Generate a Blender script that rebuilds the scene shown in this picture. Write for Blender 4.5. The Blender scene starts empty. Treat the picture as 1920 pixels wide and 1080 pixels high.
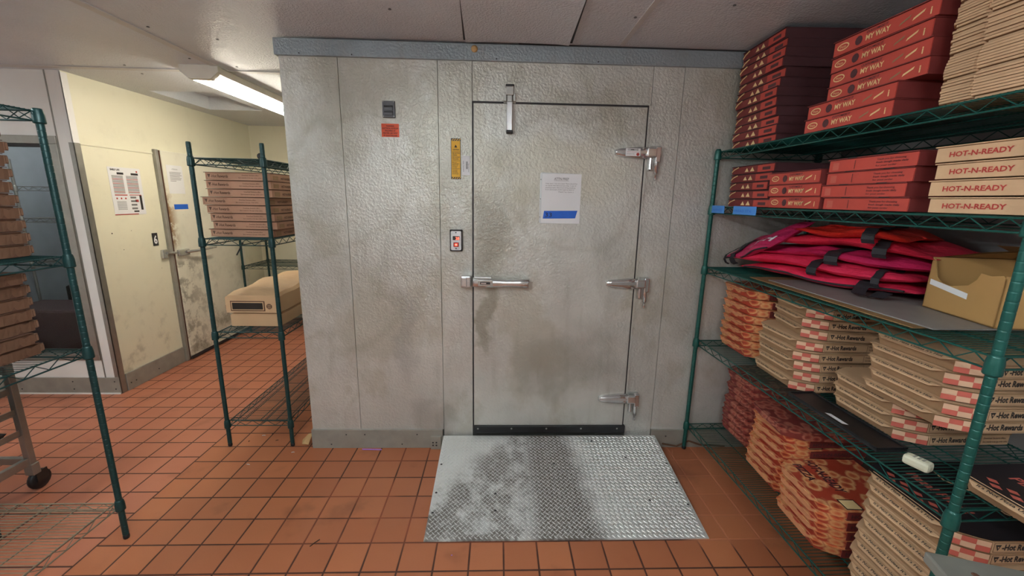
import bpy, bmesh, math, random
from mathutils import Matrix, Vector, Euler, noise as mnoise
random.seed(7)
PI = math.pi
SC = bpy.context.scene
COL = SC.collection

# ------------------------------------------------------------------ camera
cam_d = bpy.data.cameras.new('camera'); cam = bpy.data.objects.new('camera', cam_d); COL.objects.link(cam)
SC.camera = cam
F_PX = 773.8
cam_d.sensor_width = 36.0; cam_d.lens = F_PX / 1920 * 36.0; cam_d.clip_start = 0.02
def cam_rot(yaw, pitch, roll):
    cy, sy, cp, sp, cr, sr = math.cos(yaw), math.sin(yaw), math.cos(pitch), math.sin(pitch), math.cos(roll), math.sin(roll)
    f = Vector((sy*cp, cy*cp, -sp)); r = Vector((cy, -sy, 0)); d = f.cross(r)
    R0 = cr*r + sr*d; D0 = -sr*r + cr*d
    return Matrix(((R0.x, -D0.x, -f.x), (R0.y, -D0.y, -f.y), (R0.z, -D0.z, -f.z)))
cam.matrix_world = Matrix.Translation((0, 0, 1.624)) @ cam_rot(math.radians(2.029), math.radians(12.12), math.radians(-1.037)).to_4x4()

# ------------------------------------------------------------------ world + exposure
w = bpy.data.worlds.new('world'); SC.world = w; w.use_nodes = True
w.node_tree.nodes['Background'].inputs[0].default_value = (0.8, 0.85, 0.9, 1)
w.node_tree.nodes['Background'].inputs[1].default_value = 0.05
SC.view_settings.view_transform = 'Standard'; SC.view_settings.look = 'None'
SC.view_settings.exposure = 1.74; SC.view_settings.gamma = 1.0
SC.view_settings.use_curve_mapping = False
TUBE_MAIN = 24.0      # strength of the unseen tubes added to brighten the main room
TUBE_LEFT = 15.0      # strength of the tubes in the left room

# ------------------------------------------------------------------ node helpers
class NT:
    def __init__(s, name):
        s.m = bpy.data.materials.new(name); s.m.use_nodes = True
        s.t = s.m.node_tree; s.b = s.t.nodes['Principled BSDF']
    def n(s, typ, props=None, **ins):
        nd = s.t.nodes.new(typ)
        for k, v in (props or {}).items(): setattr(nd, k, v)
        for k, v in ins.items():
            key = int(k[1:]) if k[0] == 'i' and k[1:].isdigit() else k.replace('_', ' ')
            if isinstance(v, bpy.types.NodeSocket): s.t.links.new(v, nd.inputs[key])
            else: nd.inputs[key].default_value = v
        return nd
    def math(s, op, a, b=None, c=None, clamp=False):
        nd = s.t.nodes.new('ShaderNodeMath'); nd.operation = op; nd.use_clamp = clamp
        for i, v in enumerate((a, b, c)):
            if v is None: continue
            if isinstance(v, bpy.types.NodeSocket): s.t.links.new(v, nd.inputs[i])
            else: nd.inputs[i].default_value = v
        return nd.outputs[0]
    def obj(s):
        return s.n('ShaderNodeTexCoord').outputs['Object']
    def mapping(s, vec, scale=(1, 1, 1), loc=(0, 0, 0), rot=(0, 0, 0)):
        return s.n('ShaderNodeMapping', None, Vector=vec, Scale=scale, Location=loc, Rotation=rot).outputs[0]
    def noise(s, vec, scale, detail=3, rough=0.55, out=0):
        return s.n('ShaderNodeTexNoise', None, Vector=vec, Scale=scale, Detail=detail, Roughness=rough).outputs[out]
    def smooth(s, v, lo, hi, a=0.0, b=1.0):
        nd = s.t.nodes.new('ShaderNodeMapRange'); nd.interpolation_type = 'SMOOTHSTEP'
        s.t.links.new(v, nd.inputs[0])
        for i, x in enumerate((lo, hi, a, b)): nd.inputs[i+1].default_value = x
        return nd.outputs[0]
    def mix(s, f, a, b):
        nd = s.t.nodes.new('ShaderNodeMix'); nd.data_type = 'RGBA'
        for i, v in ((0, f), (6, a), (7, b)):
            if isinstance(v, bpy.types.NodeSocket): s.t.links.new(v, nd.inputs[i])
            else: nd.inputs[i].default_value = v if i == 0 else (*v[:3], 1)
        return nd.outputs[2]
    def ramp(s, v, stops):
        nd = s.t.nodes.new('ShaderNodeValToRGB'); s.t.links.new(v, nd.inputs[0])
        e = nd.color_ramp.elements
        while len(e) < len(stops): e.new(0.5)
        for el, (p, c) in zip(e, stops): el.position = p; el.color = (*c[:3], 1)
        return nd.outputs[0]
    def bump(s, h, strength=0.3, dist=0.002):
        nd = s.n('ShaderNodeBump', None, Height=h, Strength=strength, Distance=dist)
        s.t.links.new(nd.outputs[0], s.b.inputs['Normal'])
    def set(s, **k):
        for a, v in k.items():
            key = a.replace('_', ' ')
            if isinstance(v, bpy.types.NodeSocket): s.t.links.new(v, s.b.inputs[key])
            elif key in ('Base Color', 'Emission Color'): s.b.inputs[key].default_value = (*v[:3], 1)
            else: s.b.inputs[key].default_value = v
        return s

def srgb(r, g, b):
    f = lambda c: (c/255/12.92) if c/255 <= 0.04045 else ((c/255+0.055)/1.055)**2.4
    return (f(r), f(g), f(b))

def plain(name, c, rough=0.5, metal=0.0, var=0.08, vs=9.0, bump=0.0, bs=120.0, spec=0.5):
    k = NT(name); o = k.obj(); nz = k.noise(o, vs)
    dark = tuple(x*(1-var*2) for x in c); lite = tuple(min(1, x*(1+var)) for x in c)
    k.set(Base_Color=k.mix(nz, dark, lite), Roughness=rough, Metallic=metal, Specular_IOR_Level=spec)
    if bump: k.bump(k.noise(o, bs, 2), bump, 0.002)
    return k.m

# ------------------------------------------------------------------ materials
M = {}
def m_floor():
    k = NT('quarry_tile'); o = k.obj()
    sx = k.n('ShaderNodeSeparateXYZ', None, Vector=o); x, y = sx.outputs[0], sx.outputs[1]
    P = 0.159
    left = k.math('LESS_THAN', x, -1.867)
    u = k.math('DIVIDE', k.math('ADD', x, 0.4363), P)
    v = k.math('DIVIDE', k.math('SUBTRACT', k.math('SUBTRACT', y, 2.3347), k.math('MULTIPLY', left, 0.0475)), P)
    fu, fv = k.math('FRACT', u), k.math('FRACT', v)
    du = k.math('SUBTRACT', 0.5, k.math('ABSOLUTE', k.math('SUBTRACT', fu, 0.5)))
    dv = k.math('SUBTRACT', 0.5, k.math('ABSOLUTE', k.math('SUBTRACT', fv, 0.5)))
    d = k.math('MINIMUM', du, dv)
    wob = k.math('MULTIPLY', k.math('SUBTRACT', k.noise(o, 14), 0.5), 0.012)
    d = k.math('ADD', d, wob)
    gm = k.smooth(d, 0.018, 0.034, 1.0, 0.0)
    cid = k.n('ShaderNodeCombineXYZ', None, i0=k.math('FLOOR', u), i1=k.math('FLOOR', v), i2=left).outputs[0]
    wn = k.n('ShaderNodeTexWhiteNoise', None, Vector=cid).outputs[0]
    t = k.mix(wn, srgb(168, 103, 70), srgb(186, 118, 80))
    t = k.mix(k.math('MULTIPLY', k.noise(o, 2.2), 0.6), t, srgb(156, 88, 58))
    t = k.mix(k.math('MULTIPLY', left, 0.35), t, srgb(190, 122, 104))
    spk = k.smooth(k.noise(o, 420, 1), 0.62, 0.72)
    t = k.mix(k.math('MULTIPLY', spk, 0.25), t, srgb(95, 50, 34))
    # a worn dull path between the racks
    # grout: dark brown, broken where scrubbed out, chalky near the plate
    gn = k.smooth(k.noise(o, 2.6, 2), 0.40, 0.56)
    near = k.smooth(y, 1.60, 1.80, 1.0, 0.0)
    far_l = k.smooth(x, -1.15, -0.95, 1.0, 0.0)
    keep = k.math('MAXIMUM', k.math('MAXIMUM', gn, near), far_l)
    right = k.smooth(x, 0.9, 1.05)
    rn = k.math('MULTIPLY', right, k.smooth(y, 1.62, 1.72))
    dark = k.mix(k.noise(o, 6), srgb(58, 34, 28), srgb(84, 50, 38))
    faint = k.mix(0.5, srgb(120, 62, 42), srgb(150, 84, 60))
    g = k.mix(keep, faint, dark)
    g = k.mix(rn, g, srgb(198, 128, 98))
    thin = k.math('MULTIPLY', rn, 0.45)
    gm2 = k.math('SUBTRACT', gm, thin, clamp=True)
    colr = k.mix(gm2, t, g)
    # soiling with its own shape
    st = k.smooth(k.noise(k.mapping(o, (1, 1, 1), (3, 1, 0)), 3.3, 4), 0.56, 0.72)
    colr = k.mix(k.math('MULTIPLY', st, 0.35), colr, srgb(92, 50, 34))
    rg = k.math('ADD', 0.30, k.math('MULTIPLY', k.noise(o, 5), 0.22))
    k.set(Base_Color=colr, Roughness=k.math('ADD', rg, k.math('MULTIPLY', gm, 0.3)), Specular_IOR_Level=0.45)
    h = k.math('ADD', k.smooth(d, 0.01, 0.05), k.math('MULTIPLY', k.noise(o, 180, 2), 0.10))
    k.bump(h, 0.35, 0.002)
    return k.m
M['floor'] = m_floor()

def ellipse(k, x, z, cx, cz, rx, rz, soft=0.5):
    a = k.math('POWER', k.math('DIVIDE', k.math('SUBTRACT', x, cx), rx), 2.0)
    b = k.math('POWER', k.math('DIVIDE', k.math('SUBTRACT', z, cz), rz), 2.0)
    return k.smooth(k.math('ADD', a, b), 1-soft, 1+soft, 1.0, 0.0)

def m_galv(name, base, stains=True, tint=(0.9, 0.95, 1.0)):
    """embossed galvanised sheet, coordinates are the world's (objects sit at the origin)"""
    k = NT(name); o = k.obj()
    sp = k.n('ShaderNodeSeparateXYZ', None, Vector=o); x, z = sp.outputs[0], sp.outputs[2]
    n1 = k.noise(o, 2.0, 4); n2 = k.noise(k.mapping(o, (9, 9, 1.3)), 1.6, 4)
    c = k.mix(k.smooth(n1, 0.35, 0.7), tuple(b*0.90 for b in base), tuple(min(1, b*1.08) for b in base))
    c = k.mix(k.math('MULTIPLY', k.smooth(n2, 0.52, 0.78), 0.26), c, srgb(136, 134, 120))
    if stains:
        gr = k.smooth(k.noise(k.mapping(o, (1.5, 1.5, 1.1), (5, 2, 3)), 1.7, 5, 0.62), 0.47, 0.62)
        c = k.mix(k.math('MULTIPLY', gr, 0.40), c, srgb(158, 152, 130))
        wv = k.math('MULTIPLY', k.math('SUBTRACT', k.noise(o, 3.5, 4), 0.5), 0.5)
        xw, zw = k.math('ADD', x, wv), k.math('ADD', z, wv)
        for cx, cz, rx, rz, am, colr in ((-0.08, 1.42, 0.10, 0.28, 0.42, (118, 112, 96)), (-0.09, 0.88, 0.06, 0.22, 0.50, (110, 102, 72)),
                                         (0.38, 1.80, 0.38, 0.20, 0.30, (176, 164, 128)), (0.45, 0.62, 0.34, 0.16, 0.34, (128, 124, 112)),
                                         (-0.60, 0.80, 0.07, 0.32, 0.22, (120, 118, 120)), (-0.95, 1.40, 0.16, 0.55, 0.22, (150, 146, 134)),
                                         (-0.42, 0.22, 0.14, 0.16, 0.28, (112, 104, 92)), (0.68, 1.25, 0.08, 0.30, 0.16, (132, 130, 122)),
                                         (-0.30, 1.62, 0.12, 0.25, 0.20, (140, 138, 126))):
            c = k.mix(k.math('MULTIPLY', ellipse(k, xw, zw, cx, cz, rx, rz, 0.8), am), c, srgb(*colr))
        # rims left by wiping, arcs
        for cx, cz, r, am in ((-0.86, 1.72, 0.34, 0.20), (0.45, 1.75, 0.42, 0.20), (-0.95, 0.98, 0.30, 0.2)):
            dd = k.math('SQRT', k.math('ADD', k.math('POWER', k.math('SUBTRACT', xw, cx), 2.0), k.math('POWER', k.math('SUBTRACT', zw, cz), 2.0)))
            ring = k.smooth(k.math('ABSOLUTE', k.math('SUBTRACT', dd, r)), 0.0, 0.05, 1.0, 0.0)
            c = k.mix(k.math('MULTIPLY', ring, am), c, srgb(140, 136, 118))
        spk = k.smooth(k.noise(o, 95, 1), 0.72, 0.78)
        up = k.smooth(z, 1.3, 2.2)
        c = k.mix(k.math('MULTIPLY', k.math('MULTIPLY', spk, up), 0.5), c, srgb(70, 66, 60))
    k.set(Base_Color=c, Roughness=k.math('ADD', 0.30, k.math('MULTIPLY', n1, 0.20)), Metallic=0.35, Specular_IOR_Level=0.5)
    e = k.noise(k.mapping(o, (1, 1, 1), (0, 0, 0), (0, 0.6, 0)), 75, 2, 0.5)
    k.bump(k.math('ADD', k.smooth(e, 0.35, 0.65), k.math('MULTIPLY', n1, 0.8)), 0.36, 0.0030)
    return k.m
M['galv'] = m_galv('embossed_galvanised', srgb(200, 200, 194))
M['galv_trim'] = m_galv('top_trim_metal', srgb(150, 160, 166), False)
M['galv_base'] = plain('base_metal', srgb(158, 155, 146), 0.5, 0.25, 0.15, 12, 0.25, 60)
M['ceiling'] = (lambda k: (k.set(Base_Color=k.mix(k.noise(k.obj(), 2.5, 4), srgb(192, 196, 202), srgb(216, 219, 224)), Roughness=0.42, Specular_IOR_Level=0.5),
                 k.bump(k.smooth(k.noise(k.obj(), 85, 2), 0.4, 0.62), 0.30, 0.0018), k.m)[2])(NT('ceiling_embossed'))
_c = M['ceiling'].node_tree.nodes
for _n in _c:
    if _n.type == 'BUMP': _n.inputs['Strength'].default_value = 0.55; _n.inputs['Distance'].default_value = 0.003
M['ceiling_trim'] = plain('ceiling_trim', srgb(200, 198, 196), 0.5)
def m_cream(name, base, dirt=0.5):
    k = NT(name); o = k.obj(); sp = k.n('ShaderNodeSeparateXYZ', None, Vector=o); y, z = sp.outputs[1], sp.outputs[2]
    c = k.mix(k.noise(o, 1.6, 4), tuple(b*0.92 for b in base), base)
    lo = k.smooth(z, 0.1, 1.0, 1.0, 0.15)
    dn = k.smooth(k.noise(o, 5.5, 5, 0.65), 0.5, 0.72)
    c = k.mix(k.math('MULTIPLY', k.math('MULTIPLY', lo, dn), dirt), c, srgb(126, 118, 96))
    spk = k.smooth(k.noise(o, 46, 1), 0.80, 0.84)
    c = k.mix(k.math('MULTIPLY', spk, 0.4), c, srgb(110, 100, 80))
    k.set(Base_Color=c, Roughness=0.42); k.bump(k.noise(o, 45, 2), 0.15, 0.002)
    return k, c, y, z, o
k_, *_ = m_cream('cream_wall_paint', srgb(230, 226, 202)); M['cream'] = k_.m
k_, c_, y_, z_, o_ = m_cream('cream_door_paint', srgb(226, 223, 206), 0.8)
edge = k_.smooth(y_, 3.96, 4.10, 1.0, 0.0)
rz_ = k_.math('MULTIPLY', k_.smooth(z_, 1.05, 1.2), k_.smooth(z_, 1.45, 1.75, 1.0, 0.0))
rust = k_.smooth(k_.noise(o_, 13, 5, 0.7), 0.40, 0.55)
c_ = k_.mix(k_.math('MULTIPLY', k_.math('MULTIPLY', edge, rz_), rust), c_, srgb(142, 104, 60))
low_ = k_.math('MULTIPLY', k_.smooth(z_, 0.95, 1.05, 1.0, 0.0), k_.smooth(y_, 3.98, 4.5, 1.0, 0.1))
c_ = k_.mix(k_.math('MULTIPLY', k_.math('MULTIPLY', low_, k_.smooth(k_.noise(o_, 9, 5, 0.7), 0.46, 0.62)), 0.7), c_, srgb(110, 102, 88))
k_.set(Base_Color=c_); M['cream_door'] = k_.m
M['white_wall'] = plain('white_panel', srgb(232, 231, 228), 0.45, 0, 0.04, 3, 0.08, 60)
M['grey_wall'] = plain('grey_side_wall', srgb(150, 150, 150), 0.6, 0, 0.06, 3)
M['alu'] = plain('aluminium', srgb(158, 156, 150), 0.38, 0.75, 0.12, 15, 0.1, 80)
M['chrome'] = plain('chrome', srgb(216, 216, 216), 0.18, 0.85, 0.05, 30, 0.05, 60)
M['dull_chrome'] = plain('worn_chrome', srgb(190, 190, 186), 0.28, 0.8, 0.1, 30)
M['gasket'] = plain('dark_gasket_and_shadow', srgb(44, 42, 44), 0.6, 0, 0.1)
M['black'] = plain('black_rubber', srgb(26, 27, 30), 0.42, 0, 0.15, 20, 0.15, 70)
M['dark_seam'] = plain('seam_shadow_gap', srgb(84, 84, 80), 0.8)
M['green'] = plain('green_epoxy', srgb(26, 88, 80), 0.34, 0.25, 0.15, 25)
M['dark_green'] = plain('dark_green_epoxy', srgb(24, 62, 62), 0.4, 0.25, 0.15, 25)
M['wire_worn'] = plain('worn_wire', srgb(150, 142, 124), 0.4, 0.6, 0.25, 30)
M['grey_plastic'] = plain('grey_plastic', srgb(96, 98, 104), 0.5)
M['orange_st'] = plain('orange_sticker', srgb(232, 92, 52), 0.5)
M['yellow_st'] = plain('yellow_sticker', srgb(232, 178, 30), 0.5)
M['ink'] = plain('black_ink', srgb(38, 34, 34), 0.6)
M['white_paper'] = plain('white_paper', srgb(224, 224, 226), 0.6, 0, 0.02)
M['sleeve'] = plain('clear_sleeve_edge', srgb(202, 206, 208), 0.25)
M['grey_ink'] = plain('grey_ink', srgb(120, 118, 118), 0.7)
M['red_ink'] = plain('red_ink', srgb(176, 58, 50), 0.6)
M['blue_tape'] = plain('blue_tape', srgb(34, 100, 206), 0.6, 0, 0.06, 30)
M['blue_tape2'] = plain('pale_blue_tape', srgb(72, 138, 212), 0.6, 0, 0.06, 30)
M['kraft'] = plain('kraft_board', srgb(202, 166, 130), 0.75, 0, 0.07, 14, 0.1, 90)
M['kraft_shade'] = plain('kraft_board_shade', srgb(156, 124, 92), 0.8, 0, 0.08, 14)  # kraft darkened for the shade below each lid lip
M['kraft_brown'] = plain('brown_kraft', srgb(106, 74, 54), 0.8, 0, 0.12, 18, 0.2, 60)
M['kraft_shadowed'] = plain('shadowed_kraft', srgb(178, 136, 110), 0.75, 0, 0.07, 14, 0.1, 90)  # kraft toned down for boxes standing in shadow
M['kraft_edge'] = plain('dark_kraft_edge', srgb(92, 60, 44), 0.85, 0, 0.1)
M['carton'] = plain('carton_board', srgb(178, 138, 84), 0.7, 0, 0.06, 8)
M['carton_in'] = plain('carton_inside', srgb(134, 102, 62), 0.8, 0, 0.08, 8)
M['tan'] = plain('tan_carton', srgb(196, 162, 124), 0.6, 0, 0.05, 8, 0.06, 40)
M['brown_ink'] = plain('brown_ink', srgb(86, 60, 44), 0.7)
M['red_box'] = plain('red_box_board', srgb(190, 74, 62), 0.55, 0, 0.08, 20)
M['red_shade'] = plain('red_box_shade', srgb(126, 50, 48), 0.6, 0, 0.1, 20)  # the box red darkened as if in shade
M['maroon'] = plain('maroon_print', srgb(84, 48, 52), 0.6, 0, 0.12, 20)
M['cream_ink'] = plain('cream_ink', srgb(236, 206, 150), 0.6)
M['white_ink'] = plain('white_ink', srgb(238, 236, 238), 0.5)
M['check_red'] = plain('checker_red', srgb(196, 98, 84), 0.6)
M['check_pale'] = plain('checker_pale', srgb(216, 178, 148), 0.6)
M['black_print'] = plain('black_box_print', srgb(36, 32, 36), 0.45)
def m_pizza(name, cols, sc):
    k = NT(name); o = k.obj()
    vo = k.n('ShaderNodeTexVoronoi', {'feature': 'F1'}, Vector=k.mapping(o, (1, 1, 1.6)), Scale=sc)
    nz = k.noise(o, sc*0.9, 4, 0.7)
    f = k.math('ADD', k.math('MULTIPLY', vo.outputs['Distance'], 0.9), k.math('MULTIPLY', nz, 0.55))
    k.set(Base_Color=k.ramp(f, [(0.12, cols[0]), (0.34, cols[1]), (0.52, cols[2]), (0.66, cols[3]), (0.82, cols[1])]), Roughness=0.45)
    return k.m
M['pizza'] = m_pizza('pizza_picture_print', [srgb(84, 30, 26), srgb(172, 66, 46), srgb(204, 108, 66), srgb(220, 168, 116)], 17)
M['pizza_dk'] = m_pizza('dark_red_picture_print', [srgb(56, 26, 28), srgb(126, 52, 48), srgb(160, 72, 60), srgb(186, 118, 98)], 20)
M['steel'] = plain('table_steel', srgb(168, 170, 162), 0.4, 0.7, 0.12, 10, 0.1, 50)
def m_bag(name, c):
    k = NT(name); o = k.obj(); nz = k.noise(k.mapping(o, (1, 2.2, 1)), 5, 5, 0.6)
    k.set(Base_Color=k.mix(nz, tuple(x*0.85 for x in c), tuple(min(1, x*1.15) for x in c)), Roughness=0.5)
    k.bump(k.math('ADD', k.noise(k.mapping(o, (1.6, 1, 1), (2, 1, 0), (0, 0, 0.5)), 11, 4, 0.6), k.math('MULTIPLY', k.noise(o, 320, 1), 0.02)), 0.75, 0.020); return k.m
M['bag_red'] = m_bag('red_nylon', srgb(206, 40, 66)); M['bag_pink'] = m_bag('crimson_nylon', srgb(220, 48, 84))
M['bag_orange'] = m_bag('orange_red_nylon', srgb(220, 46, 34)); M['bag_purple'] = m_bag('magenta_nylon', srgb(186, 36, 86))
M['webbing'] = plain('black_webbing', srgb(34, 32, 38), 0.7, 0, 0.1, 40, 0.3, 200)
M['pic_edge'] = plain('orange_board_edge', srgb(200, 134, 94), 0.6, 0, 0.15, 30)
M['bone'] = plain('off_white_plastic', srgb(222, 220, 196), 0.4)
M['grey_sheet'] = plain('grey_sheet', srgb(140, 136, 132), 0.5, 0.1, 0.1, 8)
M['pan'] = plain('dark_pan', srgb(66, 62, 58), 0.45, 0.6, 0.2, 14)
M['dark_room'] = plain('dark_cold_room', srgb(70, 48, 48), 0.7)
M['room_grey'] = plain('cold_room_panel', srgb(168, 174, 180), 0.5)
M['straw'] = plain('purple_straw', srgb(170, 120, 210), 0.4)
M['leafy'] = plain('tan_scrap', srgb(196, 160, 110), 0.7)
M['crumb'] = plain('dark_crumb', srgb(48, 34, 28), 0.8)
def m_plate(name, lug):
    k = NT(name); o = k.obj(); sp = k.n('ShaderNodeSeparateXYZ', None, Vector=o); x, y = sp.outputs[0], sp.outputs[1]
    base = k.mix(k.noise(o, 5, 4), srgb(206, 208, 206), srgb(228, 229, 226))
    wv = k.math('MULTIPLY', k.math('SUBTRACT', k.noise(o, 5.0, 5, 0.6), 0.5), 0.16)
    xw, yw = k.math('ADD', x, wv), k.math('ADD', y, wv)
    rgt = k.smooth(k.math('SUBTRACT', xw, k.math('MULTIPLY', k.math('SUBTRACT', 2.05, y), 0.10)), 0.44, 0.58, 1.0, 0.0)
    dg = k.smooth(k.math('SUBTRACT', yw, k.math('MULTIPLY', xw, 1.25)), 2.25, 2.52, 1.0, 0.0)
    mk = k.math('MULTIPLY', rgt, dg)
    core = k.smooth(xw, 0.10, 0.26)
    patch = k.smooth(k.noise(o, 5.5, 5, 0.65), 0.40, 0.58)
    br = k.math('MAXIMUM', k.math('MULTIPLY', core, 0.86), k.math('MULTIPLY', patch, 0.80))
    mk2 = k.math('MULTIPLY', mk, k.math('ADD', 0.14, k.math('MULTIPLY', br, 0.86)))
    fine = k.smooth(k.noise(o, 60, 3), 0.3, 0.6, 0.75, 1.0)
    g = k.math('MULTIPLY', k.math('MULTIPLY', mk2, fine), 0.34 if lug else 1.0)
    col = k.mix(g, base, srgb(66, 50, 34))
    k.set(Base_Color=col, Roughness=k.math('ADD', 0.34, k.math('MULTIPLY', mk, 0.2)), Metallic=k.math('SUBTRACT', 0.45, k.math('MULTIPLY', g, 0.4)))
    k.bump(k.noise(o, 90, 2), 0.12, 0.001)
    return k.m
M['plate'] = m_plate('tread_plate', False); M['lug'] = m_plate('tread_plate_lugs', True)
def m_emit(name, c, s):
    k = NT(name); k.set(Base_Color=c, Emission_Color=c, Emission_Strength=s, Roughness=0.4); return k.m
M['tube_l'] = m_emit('lit_tube_warm', (1.0, 0.93, 0.78), TUBE_LEFT)
M['tube_m'] = m_emit('added_tube_cool', (0.90, 0.985, 1.0), TUBE_MAIN)
M['tube_c'] = m_emit('added_tube_cold_room', (0.95, 0.97, 1.0), 26.0)
M['led'] = m_emit('led_red', (1.0, 0.08, 0.05), 1.6)
M['fixture'] = plain('fixture_enamel', srgb(206, 198, 184), 0.4)
def m_glass():
    k = NT('clear_glass'); k.set(Base_Color=(0.9, 0.95, 0.95), Roughness=0.03, Transmission_Weight=1.0, IOR=1.1); return k.m
M['glass'] = m_glass()

# ------------------------------------------------------------------ text outlines as mesh data
_tc = {}
def text_geo(s, bold=0.0):
    if (s, bold) in _tc: return _tc[(s, bold)]
    cu = bpy.data.curves.new('lettering_curve', 'FONT'); cu.body = s; cu.size = 1.0; cu.resolution_u = 2
    cu.offset = bold; cu.fill_mode = 'FRONT' if hasattr(cu, 'fill_mode') else cu.fill_mode
    ob = bpy.data.objects.new('lettering_tmp', cu); COL.objects.link(ob)
    dg = bpy.context.evaluated_depsgraph_get(); me = bpy.data.meshes.new_from_object(ob.evaluated_get(dg))
    v = [(p.co.x, p.co.y) for p in me.vertices]; f = [tuple(p.vertices) for p in me.polygons]
    bpy.data.objects.remove(ob); bpy.data.curves.remove(cu); bpy.data.meshes.remove(me)
    if v:
        x0 = min(a for a, b in v); x1 = max(a for a, b in v)
        v = [(a-x0, b) for a, b in v]; wd = x1-x0
    else: wd = 1
    _tc[(s, bold)] = (v, f, wd)
    return _tc[(s, bold)]

# ------------------------------------------------------------------ mesh builder
class MB:
    def __init__(s): s.v = []; s.f = []; s.m = []; s.s = []; s.mats = []
    def mi(s, mat):
        if mat not in s.mats: s.mats.append(mat)
        return s.mats.index(mat)
    def add(s, vs, fs, mat, smooth=False):
        b = len(s.v); s.v += [tuple(p) for p in vs]; i = s.mi(mat)
        for f in fs: s.f.append(tuple(b+a for a in f)); s.m.append(i); s.s.append(smooth)
        return s
    def box(s, a, b, mat, bev=0.0):
        x0, y0, z0 = [min(p, q) for p, q in zip(a, b)]; x1, y1, z1 = [max(p, q) for p, q in zip(a, b)]
        if bev <= 0:
            vs = [(x0,y0,z0),(x1,y0,z0),(x1,y1,z0),(x0,y1,z0),(x0,y0,z1),(x1,y0,z1),(x1,y1,z1),(x0,y1,z1)]
            return s.add(vs, [(0,3,2,1),(4,5,6,7),(0,1,5,4),(1,2,6,5),(2,3,7,6),(3,0,4,7)], mat)
        bm = bmesh.new(); bmesh.ops.create_cube(bm, size=1)
        for v in bm.verts: v.co = Vector(((x0+x1)/2+v.co.x*(x1-x0), (y0+y1)/2+v.co.y*(y1-y0), (z0+z1)/2+v.co.z*(z1-z0)))
        bmesh.ops.bevel(bm, geom=bm.edges[:], offset=bev, segments=2, affect='EDGES', profile=0.5)
        bm.verts.index_update()
        s.add([v.co[:] for v in bm.verts], [tuple(v.index for v in f.verts) for f in bm.faces], mat, False); bm.free(); return s
    def prism(s, pts, z0, z1, mat, pts2=None, axis='z', capmat=None):
        """pts in plane; extruded along axis; pts2 = outline at the far end"""
        n = len(pts); pts2 = pts2 or pts
        def P(p, h):
            if axis == 'z': return (p[0], p[1], h)
            if axis == 'y': return (p[0], h, p[1])
            return (h, p[0], p[1])
        s.add([P(p, z0) for p in pts]+[P(p, z1) for p in pts2], [(i, (i+1) % n, n+(i+1) % n, n+i) for i in range(n)], mat)
        s.add([P(p, z0) for p in pts], [tuple(range(n))[::-1]], mat)
        s.add([P(p, z1) for p in pts2], [tuple(range(n))], capmat or mat)
        return s
    def tube(s, pts, r, mat, n=6, caps=True, smooth=True, radii=None):
        pts = [Vector(p) for p in pts]; vs = []; fs = []; up = None
        for i, p in enumerate(pts):
            d = (pts[min(i+1, len(pts)-1)]-pts[max(i-1, 0)]).normalized()
            if up is None: up = d.orthogonal().normalized()
            up = (up-d*up.dot(d)).normalized(); q = d.cross(up); rr = radii[i] if radii else r
            for j in range(n):
                a = 2*PI*j/n; vs.append(p+(up*math.cos(a)+q*math.sin(a))*rr)
        for i in range(len(pts)-1):
            for j in range(n): fs.append((i*n+j, i*n+(j+1) % n, (i+1)*n+(j+1) % n, (i+1)*n+j))
        s.add(vs, fs, mat, smooth)
        if caps: s.add(vs[:n], [tuple(range(n))[::-1]], mat); s.add(vs[-n:], [tuple(range(n))], mat)
        return s
    def lathe(s, prof, mat, c=(0, 0, 0), n=16, axis='z', smooth=True):
        vs = []; fs = []
        for r, h in prof:
            for j in range(n):
                a = 2*PI*j/n; p = (r*math.cos(a), r*math.sin(a), h)
                if axis == 'x': p = (h, p[0], p[1])
                if axis == 'y': p = (p[0], h, p[1])
                vs.append((p[0]+c[0], p[1]+c[1], p[2]+c[2]))
        m = len(prof)
        for i in range(m-1):
            for j in range(n): fs.append((i*n+j, i*n+(j+1) % n, (i+1)*n+(j+1) % n, (i+1)*n+j))
        s.add(vs, fs, mat, smooth)
        s.add(vs[:n], [tuple(range(n))[::-1]], mat); s.add(vs[-n:], [tuple(range(n))], mat)
        return s
    def pillow(s, pts, y0, y1, mat, zc):
        n = len(pts); xc = sum(p[0] for p in pts)/n; L = [(1, 0), (1, 0.35), (0.93, 0.62), (0.78, 0.82), (0.5, 0.95), (0.15, 1.0)]; vs = []; fs = []
        for k, t in L:
            for x, z in pts: vs.append((xc+(x-xc)*(1-(1-k)*0.08), y0+(y1-y0)*t, zc+(z-zc)*k))
        for i in range(len(L)-1):
            for j in range(n): fs.append((i*n+j, i*n+(j+1) % n, (i+1)*n+(j+1) % n, (i+1)*n+j))
        s.add(vs, fs, mat, True); s.add(vs[-n:], [tuple(range(n))], mat); return s
    def text(s, string, size, org, ux, uy, mat, width=None, center=False, bold=0.0, asp=1.0):
        v, f, wd = text_geo(string, bold); ux = Vector(ux).normalized(); uy = Vector(uy).normalized(); org = Vector(org)
        sx = size*asp if width is None else width/max(wd, 1e-6)
        off = -wd*sx/2 if center else 0
        return s.add([org+ux*(a*sx+off)+uy*(b*size) for a, b in v], f, mat)
    def quad(s, p0, ux, uy, mat):
        p0, ux, uy = Vector(p0), Vector(ux), Vector(uy)
        return s.add([p0, p0+ux, p0+ux+uy, p0+uy], [(0, 1, 2, 3)], mat)
    def mesh(s, name):
        me = bpy.data.meshes.new(name); me.from_pydata([tuple(p) for p in s.v], [], s.f)
        for m in s.mats: me.materials.append(m)
        me.polygons.foreach_set('material_index', s.m); me.polygons.foreach_set('use_smooth', s.s); me.update(); return me
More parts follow.
